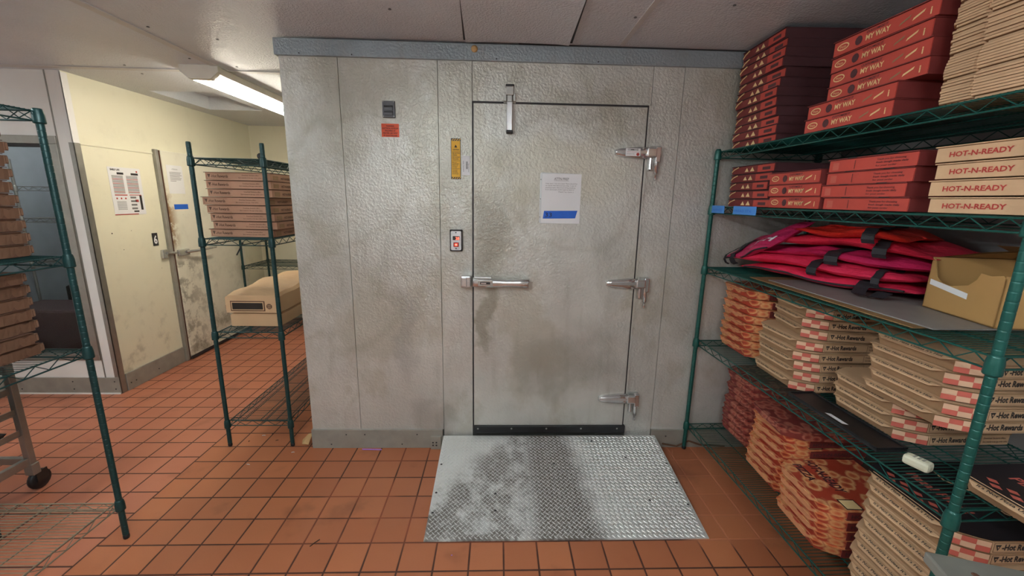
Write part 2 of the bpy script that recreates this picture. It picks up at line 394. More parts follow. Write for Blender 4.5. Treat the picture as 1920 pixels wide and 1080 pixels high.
    def build(s, name, parent=None, loc=None):
        o = bpy.data.objects.new(name, s.mesh(name)); COL.objects.link(o)
        if parent: o.parent = parent
        if loc: o.location = loc
        return o

def tag(o, label=None, cat=None, group=None, kind=None):
    for k, v in (('label', label), ('category', cat), ('group', group), ('kind', kind)):
        if v: o[k] = v
    return o
def empty(name, loc=(0, 0, 0), rz=0.0, label=None, cat=None, group=None, kind=None):
    o = bpy.data.objects.new(name, None); COL.objects.link(o); o.location = loc; o.rotation_euler = (0, 0, rz)
    o.empty_display_size = 0.05
    return tag(o, label, cat, group, kind)
def copy_tree(o, parent=None):
    c = o.copy(); COL.objects.link(c); c.parent = parent
    for ch in o.children: copy_tree(ch, c)
    return c
def struct(mb, name): return tag(mb.build(name), kind='structure')
ORD = ['bottom one', 'second from bottom', 'third from bottom', 'fourth from bottom', 'fifth from bottom', 'sixth from bottom', 'seventh from bottom',
       'eighth from bottom', 'ninth from bottom', 'tenth from bottom', 'eleventh from bottom', 'twelfth from bottom', 'thirteenth from bottom']

# ================================================================== SETTING
WY = 2.485           # face of the walk-in cooler
CZ = 2.455           # ceiling
RX = 2.02            # right wall
# floor
b = MB(); b.add([(-4.6, -2.6, 0), (RX+0.1, -2.6, 0), (RX+0.1, 6.2, 0), (-4.6, 6.2, 0)], [(0, 1, 2, 3)], M['floor'])
b.add([(-4.6, -2.6, -0.05), (RX+0.1, -2.6, -0.05), (RX+0.1, 6.2, -0.05), (-4.6, 6.2, -0.05)], [(3, 2, 1, 0)], M['floor'])
struct(b, 'floor')
# ceiling with a recessed hatch
hx0, hx1, hy0, hy1 = -2.92, -2.40, 3.80, 4.54
b = MB()
for (x0, x1, y0, y1) in ((-4.6, RX+0.1, -2.6, hy0), (-4.6, RX+0.1, hy1, 6.2), (-4.6, hx0, hy0, hy1), (hx1, RX+0.1, hy0, hy1)):
    b.box((x0, y0, CZ), (x1, y1, CZ+0.04), M['ceiling'])
b.box((hx0-0.02, hy0-0.02, CZ+0.04), (hx0, hy1+0.02, CZ+0.12), M['ceiling']); b.box((hx1, hy0-0.02, CZ+0.04), (hx1+0.02, hy1+0.02, CZ+0.12), M['ceiling'])
b.box((hx0, hy0-0.02, CZ+0.04), (hx1, hy0, CZ+0.12), M['ceiling']); b.box((hx0, hy1, CZ+0.04), (hx1, hy1+0.02, CZ+0.12), M['ceiling'])
b.box((hx0-0.02, hy0-0.02, CZ+0.12), (hx1+0.02, hy1+0.02, CZ+0.14), M['ceiling'])
# rivet heads
for (x, y) in ((-2.6, 2.4), (-2.5, 3.08), (-1.95, 2.9), (-1.80, 2.4), (-1.55, 2.55), (-1.75, 3.05), (-2.0, 3.30), (-2.55, 3.28), (-1.5, 3.28), (-0.5, 2.1), (0.25, 2.3), (-0.1, 2.15), (0.62, 2.1), (1.0, 1.95), (0.1, 1.98)):
    b.lathe([(0.008, CZ-0.004), (0.006, CZ-0.001), (0.001, CZ+0.001)], M['grey_plastic'], (x, y, 0), 8)
struct(b, 'ceiling')
b = MB(); b.box((-1.91, -2.6, CZ-0.006), (-1.86, 6.2, CZ), M['ceiling_trim'], 0.002); struct(b, 'trim_1')
b = MB(); b.box((-4.4, 3.14, CZ-0.006), (-1.21, 3.19, CZ), M['ceiling_trim'], 0.002); struct(b, 'trim_2')
b = MB(); b.prism([(0.63, -2.4), (0.66, -2.4), (0.675, 2.44), (0.648, 2.44)], CZ-0.004, CZ, M['ceiling_trim']); struct(b, 'trim_3')
# loose patch panel on the ceiling
b = MB(); n = 8; vs = []; fs = []
for i in range(n+1):
    for j in range(n+1):
        u, v = i/n, j/n; x = -0.185+0.015*(1-v)+u*(0.525+0.03*v); y = 1.92+v*0.52
        vs.append((x, y, CZ-0.006-0.007*(max(0, 1-4*u*(1-u)))**2-0.003*v))
for i in range(n):
    for j in range(n): a = i*(n+1)+j; fs.append((a, a+1, a+n+2, a+n+1))
b.add(vs, fs, M['ceiling'], True); b.add([(x, y, z+0.005) for x, y, z in vs], [f[::-1] for f in fs], M['ceiling'])
rim = [i*(n+1) for i in range(n+1)]+[n*(n+1)+j for j in range(1, n+1)]+[i*(n+1)+n for i in range(n-1, -1, -1)]+[j for j in range(n-1, 0, -1)]
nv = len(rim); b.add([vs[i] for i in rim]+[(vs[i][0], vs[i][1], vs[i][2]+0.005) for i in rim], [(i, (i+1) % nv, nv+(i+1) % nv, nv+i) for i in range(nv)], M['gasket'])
cp_ = tag(b.build('ceiling_patch_panel'), 'bowed rectangular patch panel fixed to the ceiling above the cooler door', 'ceiling panel')
b = MB(); b.prism([(-0.172, 1.91), (0.362, 1.91), (0.388, 2.442), (-0.198, 2.442)], CZ-0.003, CZ-0.0005, M['gasket']); b.build('shadow_line', cp_)  # dark border paints the shadow line around the patch

# walk-in cooler front
PB = WY+0.012
b = MB(); g = 0.0015
def panel(x0, x1, z0, z1):
    b.box((x0+g, WY, z0+g), (x1-g, WY+0.02, z1-g), M['galv'])
b.box((-1.198, WY+0.02, 0.0), (-0.16, WY+0.09, 2.45), M['dark_seam'])
b.box((0.87, WY+0.02, 0.0), (RX, WY+0.09, 2.45), M['dark_seam'])
b.box((-0.16, WY+0.02, 2.0), (0.87, WY+0.09, 2.45), M['dark_seam'])
b.box((-0.16, WY+0.02, 0.0), (0.87, WY+0.09, 0.125), M['dark_seam'])
panel(-1.2, -0.886, 0.128, 2.372); panel(-0.886, -0.3445, 0.128, 2.372); panel(-0.3445, -0.154, 0.02, 2.372)
panel(-0.154, 0.860, 2.158, 2.372); panel(0.860, 1.037, 0.02, 2.372); panel(1.037, RX, 0.128, 2.372)
b.box((-1.2, WY+0.02, 0), (-1.198, WY+3.2, 2.44), M['galv'])
b.box((-1.198, WY+3.1, 0), (RX, WY+3.2, 2.44), M['galv'])
struct(b, 'wall_back')
b = MB(); b.box((-1.215, WY-0.018, 2.362), (RX, WY+0.02, 2.446), M['galv_trim'], 0.003)
b.box((0.1, WY-0.010, 2.446), (RX, WY+0.02, CZ), M['gasket'])  # dark strip paints the shadow in the gap above the trim
for x in (-1.08, -0.80, -0.02, 0.54): b.lathe([(0.004, WY-0.020), (0.003, WY-0.017)], M['gasket'], (x, 0, 2.372), 6, 'y')
struct(b, 'trim_4')
b = MB(); b.box((-1.205, WY-0.012, 0), (-0.352, WY+0.018, 0.132), M['galv_base'], 0.002)
for x in (-1.08, -0.98, -0.86, -0.62, -0.52): b.lathe([(0.005, WY-0.015), (0.003, WY-0.011)], M['gasket'], (x, 0, 0.03 if x in (-1.08, -0.62) else 0.10), 6, 'y')
struct(b, 'baseboard_left')
b = MB(); b.box((1.040, WY-0.012, 0), (RX, WY+0.018, 0.130), M['galv_base'], 0.002)
b.lathe([(0.006, WY-0.015), (0.003, WY-0.011)], M['gasket'], (1.14, 0, 0.085), 6, 'y')
b.tube([(1.12, WY-0.016, 0.03), (1.22, WY-0.016, 0.012), (1.30, WY-0.016, 0.05), (1.38, WY-0.016, 0.022), (1.55, WY-0.016, 0.01)], 0.006, M['rust'] if 'rust' in M else M['kraft_brown'], 5)
struct(b, 'baseboard_right')
# right, near and far walls of the room
b = MB(); b.box((RX, -2.6, 0), (RX+0.08, WY+0.1, CZ), M['grey_wall']); struct(b, 'wall_right')
b = MB(); b.box((-4.6, -2.68, 0), (RX+0.1, -2.6, CZ), M['white_wall']); struct(b, 'wall_front')
b = MB(); b.box((-4.68, -2.6, 0), (-4.6, 3.25, CZ), M['white_wall']); struct(b, 'wall_far_left')

# cooler door: leaf stands a little proud of the frame
D = empty('door_1', (0, 0, 0), kind='structure', label='grey embossed metal walk-in cooler door with chrome handle and three hinges', cat='door')
DX0, DX1, DZ0, DZ1 = -0.146, 0.8395, 0.165, 2.147
DY = WY-0.012
b = MB(); b.box((DX0, DY, DZ0), (DX1, WY+0.07, DZ1), M['galv'], 0.003); b.build('door_leaf', D)
b = MB()
for (x0, x1, z0, z1) in ((-0.154, DX0, 0.12, 2.158), (DX1, 0.848, 0.12, 2.158), (DX0, DX1, DZ1, 2.158)):
    b.box((x0, WY-0.004, z0), (x1, WY+0.06, z1), M['gasket'])
b.build('door_gasket', D)
b = MB(); b.box((0.848, WY-0.006, 0.11), (0.8615, WY+0.03, 2.158), M['galv'], 0.001); b.build('door_jamb_strip', D)
b = MB(); b.box((-0.146, DY-0.014, 0.116), (0.855, DY+0.03, 0.168), M['black'], 0.005)
for x in (-0.12, 0.10, 0.33, 0.56, 0.80): b.lathe([(0.006, DY-0.0165), (0.004, DY-0.013)], M['dull_chrome'], (x, 0, 0.15), 8, 'y')
b.build('door_sweep', D)
# handle
hz = 1.135
b = MB(); b.box((-0.222, DY-0.045, hz-0.036), (-0.160, WY, hz+0.036), M['chrome'], 0.008)
b.box((-0.216, DY-0.052, hz-0.028), (-0.185, DY-0.04, hz+0.028), M['chrome'], 0.004); b.build('strike', D)
h = MB(); h.box((-0.146, DY-0.030, hz-0.032), (-0.035, DY, hz+0.030), M['chrome'], 0.006)
h.pillow([(-0.150, hz-0.030), (-0.035, hz-0.034), (0.05, hz-0.026), (0.13, hz-0.030), (0.186, hz-0.034), (0.190, hz+0.022), (0.13, hz+0.018), (0.05, hz+0.016), (-0.035, hz+0.022), (-0.150, hz+0.026)], DY-0.030, DY-0.058, M['chrome'], hz-0.003)
h.box((0.12, DY-0.034, hz-0.02), (0.175, DY, hz+0.012), M['dull_chrome'], 0.004)
hd = h.build('handle', D)
b = MB(); b.box((-0.118, DY-0.060, hz-0.020), (-0.030, DY-0.055, hz+0.014), M['dull_chrome'], 0.002)
b.box((-0.105, DY-0.062, hz-0.010), (-0.045, DY-0.059, hz+0.004), M['gasket'], 0.001)
b.box((-0.100, DY-0.064, hz-0.007), (-0.068, DY-0.061, hz+0.001), M['chrome'], 0.001)
b.lathe([(0.006, DY-0.059), (0.004, DY-0.055)], M['chrome'], (0.155, 0, hz-0.005), 8, 'y'); b.build('lock_plate', hd)
# closer
b = MB(); b.box((0.034, WY-0.03, 2.188), (0.078, WY, 2.235), M['dull_chrome'], 0.004)
b.box((0.032, WY-0.008, 2.228), (0.080, WY, 2.250), M['gasket'], 0.003)
b.box((0.022, WY-0.006, 2.150), (0.090, WY, 2.186), M['galv_base'], 0.002)
for x in (0.030, 0.082):
    b.box((x-0.007, WY-0.022, 2.158), (x+0.007, WY, 2.200), M['dull_chrome'], 0.002)
b.box((0.042, WY-0.034, 2.150), (0.070, WY, 2.188), M['dull_chrome'], 0.004)
cl = b.build('door_closer', D)
b = MB(); b.box((0.039, DY-0.040, 1.995), (0.074, DY-0.012, 2.152), M['chrome'], 0.006); b.build('closer_arm', cl)
b = MB(); b.box((0.038, DY-0.042, 1.985), (0.075, DY, 2.003), M['black'], 0.005); b.build('closer_foot', cl)
# hinges
def hinge(zc, sticker=False):
    y = DY
    e = MB()
    e.pillow([(0.666, zc-0.014), (0.70, zc-0.026), (0.80, zc-0.036), (0.856, zc-0.034), (0.856, zc+0.030), (0.80, zc+0.032), (0.70, zc+0.022), (0.666, zc+0.014)], y, y-0.026, M['chrome'], zc)
    e.prism([(0.672, zc-0.004), (0.80, zc-0.008), (0.855, zc-0.006), (0.855, zc+0.010), (0.80, zc+0.010), (0.672, zc+0.006)], y-0.028, y-0.018, M['chrome'], axis='y')
    e.box((0.846, y-0.034, zc-0.026), (0.905, y-0.006, zc+0.028), M['chrome'], 0.008)
    for (x, dz) in ((0.685, 0), (0.74, 0.002), (0.825, 0.022), (0.825, -0.026)):
        e.lathe([(0.006, y-0.0265), (0.004, y-0.018)], M['dull_chrome'], (x, 0, zc+dz), 8, 'y')
    he = e.build('hinge', D); 
    p = MB(); p.box((0.868, WY-0.010, zc-0.100), (0.930, WY, zc+0.038), M['dull_chrome'], 0.004)
    p.box((0.898, WY-0.036, zc-0.055), (0.932, WY-0.006, zc+0.036), M['chrome'], 0.007)
    p.tube([(0.878, WY-0.018, zc-0.03), (0.878, WY-0.018, zc-0.092)], 0.010, M['chrome'], 10)
    for (x, dz) in ((0.878, -0.09), (0.906, 0.03), (0.924, 0.03)): p.lathe([(0.006, WY-0.0125), (0.004, WY-0.009)], M['gasket'], (x, 0, zc+dz), 8, 'y')
    p.build('hinge_bracket', he)
    p = MB(); p.tube([(0.910, WY-0.024, zc-0.05), (0.910, WY-0.024, zc-0.115), (0.910, WY-0.024, zc-0.116), (0.910, WY-0.024, zc-0.150)], 0.012, M['chrome'], 12, radii=[0.013, 0.013, 0.007, 0.007]); p.build('hinge_pin', he)
    if sticker:
        p = MB(); p.box((0.722, y-0.0310, zc-0.022), (0.806, y-0.0290, zc+0.020), M['white_paper'])
        yy = y-0.0315
        p.text('COMMAND', 0.014, (0.764, yy, zc+0.008), (1, 0, 0), (0, 0, 1), M['ink'], width=0.062, center=True, bold=0.02)
        p.text('SAFETY HINGE DEVICE', 0.006, (0.764, yy, zc-0.001), (1, 0, 0), (0, 0, 1), M['red_ink'], width=0.07, center=True)
        p.text('FOR HEAVY DOORS', 0.006, (0.727, yy, zc-0.012), (1, 0, 0), (0, 0, 1), M['ink'], width=0.045)
        p.lathe([(0.009, yy-0.0002), (0.009, yy)], M['red_ink'], (0.792, 0, zc-0.012), 12, 'y'); p.build('sticker', he)
    return he
hinge(1.900, True); hinge(1.130); hinge(0.362)

# ---- things on the cooler front
W0 = WY-0.0006
b = MB(); b.box((-0.652, W0-0.012, 2.058), (-0.582, W0, 2.146), M['grey_plastic'], 0.003)
b.box((-0.640, W0-0.022, 2.112), (-0.594, W0-0.008, 2.120), M['gasket']); b.box((-0.640, W0-0.020, 2.084), (-0.594, W0-0.008, 2.090), M['gasket'])
b.box((-0.640, W0-0.018, 2.095), (-0.594, W0-0.01, 2.122), M['grey_plastic'], 0.002); b.box((-0.640, W0-0.018, 2.07), (-0.594, W0-0.01, 2.086), M['grey_plastic'], 0.002)
for x in (-0.646, -0.588):
    for z in (2.064, 2.140): b.lathe([(0.003, W0-0.014), (0.002, W0-0.011)], M['alu'], (x, 0, z), 6, 'y')
tag(b.build('pressure_vent'), 'small grey plastic pressure vent near top of cooler panel', 'vent')
b = MB(); b.box((-0.664, W0-0.001, 1.957), (-0.566, W0, 2.028), M['orange_st'], 0.0004)
for i, t in enumerate(('WARNING', 'ELECTRICAL HOOK-UP', 'REQUIRED AT', 'HEATED AIR VENT', 'BY ELECTRICIAN')):
    b.text(t, 0.0105, (-0.615, W0-0.0016, 2.012-i*0.0127), (1, 0, 0), (0, 0, 1), M['ink'], center=True, width=[0.044, 0.088, 0.058, 0.082, 0.075][i], bold=0.02)
tag(b.build('warning_sticker'), 'orange electrical warning sticker below the grey vent', 'sticker')
b = MB(); b.box((-0.276, W0-0.001, 1.733), (-0.220, W0, 1.958), M['black'], 0.0004)
b.box((-0.273, W0-0.0016, 1.745), (-0.223, W0-0.0008, 1.944), M['yellow_st'])
for i in range(4):
    for z in (1.735, 1.946): b.add([(-0.272+i*0.013, W0-0.0018, z), (-0.266+i*0.013, W0-0.0018, z), (-0.258+i*0.013, W0-0.0018, z+0.009), (-0.264+i*0.013, W0-0.0018, z+0.009)], [(0, 1, 2, 3)], M['yellow_st'])
yy = W0-0.002
b.add([(-0.256, yy, 1.908), (-0.240, yy, 1.908), (-0.248, yy, 1.924)], [(0, 1, 2)], M['ink'])
b.text('CAUTION', 0.012, (-0.248, yy, 1.892), (1, 0, 0), (0, 0, 1), M['ink'], center=True, width=0.036, bold=0.02)
for z in (1.884, 1.834, 1.790): b.box((-0.270, yy, z), (-0.226, yy+0.0005, z+0.0015), M['ink'])
for i, t in enumerate(('USE CAUTION', 'OPENING', 'AND CLOSING', 'THIS DOOR')): b.text(t, 0.010, (-0.269, yy, 1.873-i*0.0105), (1, 0, 0), (0, 0, 1), M['ink'], width=[0.042, 0.028, 0.042, 0.036][i], bold=0.015)
for i, t in enumerate(('Make sure to', 'use inside safety', 'release to exit', 'in the event of', 'door closing')): b.text(t, 0.007, (-0.269, yy, 1.824-i*0.0068), (1, 0, 0), (0, 0, 1), M['ink'], width=[0.026, 0.038, 0.034, 0.03, 0.026][i], bold=0.01)
for i, t in enumerate(('This sticker', 'must not be', 'removed from', 'this door panel')): b.text(t, 0.007, (-0.269, yy, 1.781-i*0.0068), (1, 0, 0), (0, 0, 1), M['ink'], width=[0.03, 0.028, 0.032, 0.036][i], bold=0.01)
tag(b.build('caution_sticker'), 'tall yellow and black caution sticker left of the cooler door', 'sticker')
b = MB(); b.box((-0.214, W0-0.001, 1.756), (-0.168, W0, 1.864), M['white_paper'], 0.0004)
for i in range(12): b.box((-0.190, W0-0.0018, 1.79+i*0.0035), (-0.180, W0-0.001, 1.79+i*0.0035+(0.0022 if i % 3 else 0.0012)), M['ink'])
b.text('SERIAL 000', 0.006, (-0.203, W0-0.0018, 1.775), (0, 0, 1), (-1, 0, 0), M['ink'], width=0.06); b.text('MODEL', 0.006, (-0.173, W0-0.0018, 1.775), (0, 0, 1), (-1, 0, 0), M['ink'], width=0.05)
tag(b.build('serial_label'), 'small white barcode label beside the yellow caution sticker', 'label')
# thermometer and light switch
t = empty('thermometer_switch', (-0.2495, WY, 1.315), label='grey thermometer and switch box with red display left of the door', cat='thermometer')
b = MB(); b.box((-0.037, -0.026, 0), (0.037, 0, 0.128), M['gasket'], 0.004); b.build('housing', t)
b = MB(); b.box((-0.031, -0.032, 0.008), (0.031, -0.025, 0.121), M['white_paper'], 0.008)
for z in (0.018, 0.112): b.lathe([(0.004, -0.0335), (0.003, -0.031)], M['gasket'], (0, 0, z), 8, 'y')
b.build('face_plate', t)
b = MB(); b.box((-0.019, -0.034, 0.068), (0.021, -0.031, 0.091), M['gasket'], 0.001); ds = b.build('display', t)
b = MB(); b.text('28', 0.024, (-0.002, -0.0346, 0.070), (1, 0, 0), (0, 0, 1), M['led'], width=0.021, bold=0.01); b.build('digits', ds)
b = MB(); b.box((-0.015, -0.037, 0.028), (0.016, -0.031, 0.054), M['red_ink'], 0.002); b.box((-0.006, -0.0385, 0.035), (0.008, -0.036, 0.047), M['led'], 0.002); b.build('rocker_switch', t)
# plug above the trim
b = MB(); b.lathe([(0.018, 0), (0.018, -0.006), (0.013, -0.014), (0.006, -0.017)], M['leafy'], (-0.14, WY-0.018, 2.418), 12, 'y')
tag(b.build('wall_plug'), 'small pale round plug on the trim above the door', 'plug')
# notice
b = MB(); y = DY-0.001
b.add([(0.240, y, 1.772), (0.248, y-0.002, 1.780), (0.480, y-0.002, 1.774), (0.482, y-0.001, 1.490), (0.250, y-0.002, 1.487), (0.240, y, 1.495)], [(0, 1, 4, 5), (1, 2, 3, 4)], M['sleeve'])
b.box((0.251, y-0.003, 1.489), (0.481, y-0.0012, 1.773), M['white_paper']); y -= 0.0034
b.text('ATTN PREP', 0.020, (0.365, y, 1.738), (1, 0, 0), (0, 0, 1), M['grey_ink'], width=0.086, center=True, bold=0.01); b.box((0.322, y, 1.734), (0.408, y+0.0004, 1.7352), M['grey_ink'])
for i, t_ in enumerate(('Only open 1 box at a time! There should be', 'no reason that there is more than 1 case of', 'anything open. Also if you bring anything', 'from downstairs YOU need to label it!')):
    b.text(t_, 0.010, (0.272, y, 1.715-i*0.0115), (1, 0, 0), (0, 0, 1), M['grey_ink'], width=[0.185, 0.18, 0.175, 0.168][i])
b.text('Thank You -Laura :)', 0.010, (0.348, y, 1.668), (1, 0, 0), (0, 0, 1), M['grey_ink'], width=0.09)
for z in (1.74, 1.63, 1.525): b.lathe([(0.003, y), (0.003, y+0.0005)], M['grey_ink'], (0.2445, 0, z), 8, 'y')
tag(b.build('prep_notice'), 'white printed prep notice in plastic sleeve on cooler door', 'notice')
b = MB(); b.add([(0.262, y-0.0006, 1.516), (0.454, y-0.0006, 1.520), (0.466, y-0.0006, 1.565), (0.268, y-0.0006, 1.561)], [(0, 1, 2, 3)], M['blue_tape'])
b.add([(0.262, y, 1.516), (0.454, y, 1.520), (0.466, y, 1.565), (0.268, y, 1.561)], [(3, 2, 1, 0)], M['blue_tape'])
b.text('33', 0.036, (0.275, y-0.001, 1.526), (1, 0, 0), (0, 0, 1), M['ink'], width=0.040)
tag(b.build('blue_tape_strip'), 'strip of blue tape marked 33 across the prep notice', 'tape')
# bracket at the base of the frame
b = MB(); b.box((-0.43, WY-0.03, 0.0), (-0.362, WY-0.0125, 0.092), M['galv_base'], 0.003)
for x, z in ((-0.414, 0.052), (-0.392, 0.052), (-0.414, 0.032), (-0.392, 0.032)): b.lathe([(0.006, WY-0.033), (0.004, WY-0.029)], M['gasket'], (x, 0, z), 8, 'y')
tag(b.build('base_bracket'), 'small bolted bracket at floor left of the tread plate', 'bracket')

# ---- tread plate ramp
PX0, PX1, PY0, PY1, PH = -0.345, 1.058, 1.702, WY-0.028, 0.100
b = MB(); th = 0.005
sl = lambda y: 0.004+(y-PY0)/(PY1-PY0)*(PH-0.004)
b.add([(PX0, PY0, 0), (PX1, PY0, 0), (PX1, PY1, 0), (PX0, PY1, 0), (PX0, PY0, 0.004), (PX1, PY0, 0.004), (PX1, PY1, PH), (PX0, PY1, PH)],
      [(0, 3, 2, 1), (4, 5, 6, 7), (0, 1, 5, 4), (1, 2, 6, 5), (2, 3, 7, 6), (3, 0, 4, 7)], M['plate'])
P2 = 0.0262; r = 0
y = PY0+0.014
while y < PY1-0.01:
    x = PX0+0.014+(P2/2 if r % 2 else 0); c = 0
    while x < PX1-0.012:
        a = (PI/4 if (r % 2) else -PI/4)
        dx, dy = math.cos(a), math.sin(a); L, Wd, H = 0.0140, 0.0040, 0.0030; z = sl(y)
        nx, ny = -dy, dx
        k_s = (PH-0.004)/(PY1-PY0)
        pts = [(x-dx*L, y-dy*L), (x+nx*Wd, y+ny*Wd), (x+dx*L, y+dy*L), (x-nx*Wd, y-ny*Wd)]
        vs = [(px, py, z+(py-y)*k_s+0.0002) for px, py in pts]+[(x-dx*L*0.45, y-dy*L*0.45, z-dy*L*0.45*k_s+H), (x+dx*L*0.45, y+dy*L*0.45, z+dy*L*0.45*k_s+H)]
        b.add(vs, [(0, 4, 1), (1, 4, 5, 2), (2, 5, 3), (3, 5, 4, 0)], M['lug'])
        x += P2
    y += P2/2*1.02; r += 1
for x, y in ((PX0+0.02, 1.86), (PX0+0.02, 1.99), (PX0+0.02, 2.2), (PX1-0.02, 1.9), (PX1-0.02, 2.05), (PX1-0.02, 2.2), (0.0, 1.98), (0.0, 1.87), (0.35, 2.2), (0.8, 2.25), (0.84, 1.93), (0.62, 2.4)):
    b.lathe([(0.007, sl(y)+0.003), (0.004, sl(y)+0.0005)], M['gasket'], (x, y, 0), 8)
tag(b.build('tread_plate_ramp'), 'grimy diamond tread plate ramp on the tiles before the cooler door', 'ramp')

# ================================================================== LEFT ROOM
CX = -3.09; CY = 3.255
b = MB(); b.box((CX-0.07, CY, 0), (CX, 6.0, CZ), M['cream'])
b.box((CX, CY+0.03, 1.962), (CX+0.006, 3.985, 1.978), M['cream'], 0.001)
for (y, z, r_) in ((3.42, 1.30, 0.006), (3.50, 1.16, 0.004), (3.60, 1.31, 0.003), (3.85, 0.95, 0.003)): b.lathe([(r_, CX+0.001), (r_*0.5, CX+0.002)], M['crumb'], (0, y, z), 6, 'x')
struct(b, 'wall_left')
b = MB(); b.box((-4.6, 5.48, 0), (-1.21, 5.56, CZ), M['cream']); struct(b, 'wall_far')
b = MB(); b.box((CX, CY+0.045, 0), (CX+0.014, 3.94, 0.15), M['galv_base'], 0.003)
for y in (3.33, 3.38, 3.62): b.lathe([(0.006, CX+0.017), (0.004, CX+0.013)], M['gasket'], (0, y, 0.06), 6, 'x')
struct(b, 'baseboard_side')
# cream door in the left wall
D2 = empty('door_2', (0, 0, 0), kind='structure', label='stained cream cold room door with chrome latch in left wall', cat='door')
b = MB(); b.box((CX, 3.985, 0.035), (CX+0.045, 5.05, 2.0), M['cream_door'], 0.004); b.build('door_leaf', D2)
b = MB(); b.box((CX, 3.945, 0.0), (CX+0.030, 3.980, 2.005), M['galv_base'], 0.004); b.box((CX+0.004, 3.978, 0.02), (CX+0.036, 3.986, 2.0), M['kraft_edge'], 0.001); b.build('door_jamb', D2)
b = MB(); b.box((CX, 3.99, 0.008), (CX+0.05, 5.05, 0.04), M['gasket'], 0.003); b.build('door_sweep', D2)
b = MB(); b.box((CX+0.001, 3.86, 1.035), (CX+0.03, 3.91, 1.115), M['chrome'], 0.006)
b.tube([(CX+0.035, 3.90, 1.08), (CX+0.05, 3.98, 1.075)], 0.012, M['dull_chrome'], 8)
b.box((CX+0.045, 3.99, 1.04), (CX+0.075, 4.13, 1.10), M['chrome'], 0.008)
b.tube([(CX+0.075, 4.08, 1.07), (CX+0.12, 4.20, 1.075), (CX+0.13, 4.42, 1.085)], 0.014, M['chrome'], 8); b.build('latch_handle', D2)
# partition with window
b = MB(); y0, y1 = CY-0.005, CY+0.05; WX0, WX1, WZ0, WZ1 = -4.25, -3.20, 0.293, 2.013
b.box((WX1, y0, 0), (CX-0.001, y1, CZ), M['white_wall']); b.box((WX0, y0, WZ1), (WX1, y1, CZ), M['white_wall']); b.box((WX0, y0, 0), (WX1, y1, WZ0), M['white_wall']); b.box((-4.6, y0, 0), (WX0, y1, CZ), M['white_wall'])
b.box((-3.20, y0-0.004, 0.14), (-3.192, y0, CZ), M['alu'])
struct(b, 'wall_partition')
b = MB(); b.box((-4.6, y0-0.012, 0), (CX+0.004, y0, 0.142), M['galv_base'], 0.002); b.box((-4.6, y0-0.016, 0), (CX, y0-0.01, 0.012), M['white_wall'])
for x in (-3.86, -3.45, -3.27, -3.12):
    for z in (0.11, 0.045): b.lathe([(0.006, y0-0.015), (0.004, y0-0.011)], M['gasket'], (x, 0, z), 6, 'y')
struct(b, 'baseboard_partition')
b = MB(); b.box((CX-0.03, y0-0.006, 0.0), (CX+0.006, y0, 1.97), M['alu'], 0.001); b.box((CX, y0-0.006, 0.0), (CX+0.006, y0+0.045, 1.97), M['alu'], 0.001)
b.box((CX-0.035, y0-0.008, 1.97), (CX+0.008, y0, CZ-0.01), M['white_wall'], 0.002); b.box((CX, y0-0.008, 1.97), (CX+0.009, y0+0.04, CZ-0.01), M['white_wall'], 0.001)
struct(b, 'trim_5')
Wd = empty('window_1', (0, 0, 0), kind='structure', label='aluminium framed viewing window in white partition', cat='window')
b = MB(); fw = 0.055
for (a0, a1, c0, c1) in ((WX0, WX1, WZ0, WZ0+fw), (WX0, WX1, WZ1-fw, WZ1), (WX1-fw, WX1, WZ0+fw, WZ1-fw), (WX0, WX0+fw, WZ0+fw, WZ1-fw)):
    b.box((a0, y0-0.012, c0), (a1, y1, c1), M['alu'], 0.003)
b.box((WX1-fw-0.006, y0-0.004, WZ0+fw), (WX1-fw, y1, WZ1-fw), M['gasket']); b.box((WX0, y0-0.004, WZ1-fw-0.02), (WX1-fw, y1, WZ1-fw), M['gasket']); b.build('window_frame', Wd)
b = MB(); b.box((WX0+fw, CY+0.018, WZ0+fw), (WX1-fw-0.006, CY+0.024, WZ1-fw-0.02), M['glass']); b.build('pane', Wd)
# room behind the window
b = MB(); b.box((-4.6, 4.75, 0), (CX-0.07, 4.8, CZ), M['room_grey']); b.box((-4.66, 3.3, 0), (-4.6, 4.8, CZ), M['room_grey'])
struct(b, 'wall_cold_room')

# papers on the cream wall
def rectx(b, x, y0_, z0_, y1_, z1_, mat, t=0.0008): b.box((x, y0_, z0_), (x+t, y1_, z1_), mat)
b = MB(); X = CX+0.001; rectx(b, X, 3.478, 1.442, 3.780, 1.822, M['white_paper'])
X += 0.001; UY, UZ = (0, 1, 0), (0, 0, 1)
b.text('SHELF LIFE', 0.020, (X+0.0006, 3.50, 1.795), UY, UZ, M['ink'], width=0.085, bold=0.03); b.lathe([(0.008, X), (0.008, X+0.0006)], M['red_ink'], (0, 3.745, 1.795), 10, 'x')
for c_, (ya, yb) in enumerate(((3.505, 3.615), (3.635, 3.755))):
    rectx(b, X, ya+0.05, 1.765, yb, 1.782, M['ink'])
    for i in range(17): rectx(b, X, ya, 1.752-i*0.0085, yb-0.01, 1.7565-i*0.0085, M['red_ink'] if i % 4 == 3 else M['grey_ink'])
rectx(b, X, 3.505, 1.598, 3.62, 1.606, M['red_ink']); rectx(b, X, 3.64, 1.600, 3.755, 1.606, M['red_ink'])
for i in range(3): b.lathe([(0.008, X), (0.006, X+0.0006)], M['red_ink'], (0, 3.52+i*0.04, 1.575), 6, 'x')
for i in range(8): rectx(b, X, 3.515, 1.548-i*0.009, 3.60, 1.551-i*0.009, M['grey_ink'])
for i in range(4): rectx(b, X, 3.645, 1.575-i*0.03, 3.70, 1.590-i*0.03, M['grey_ink'])
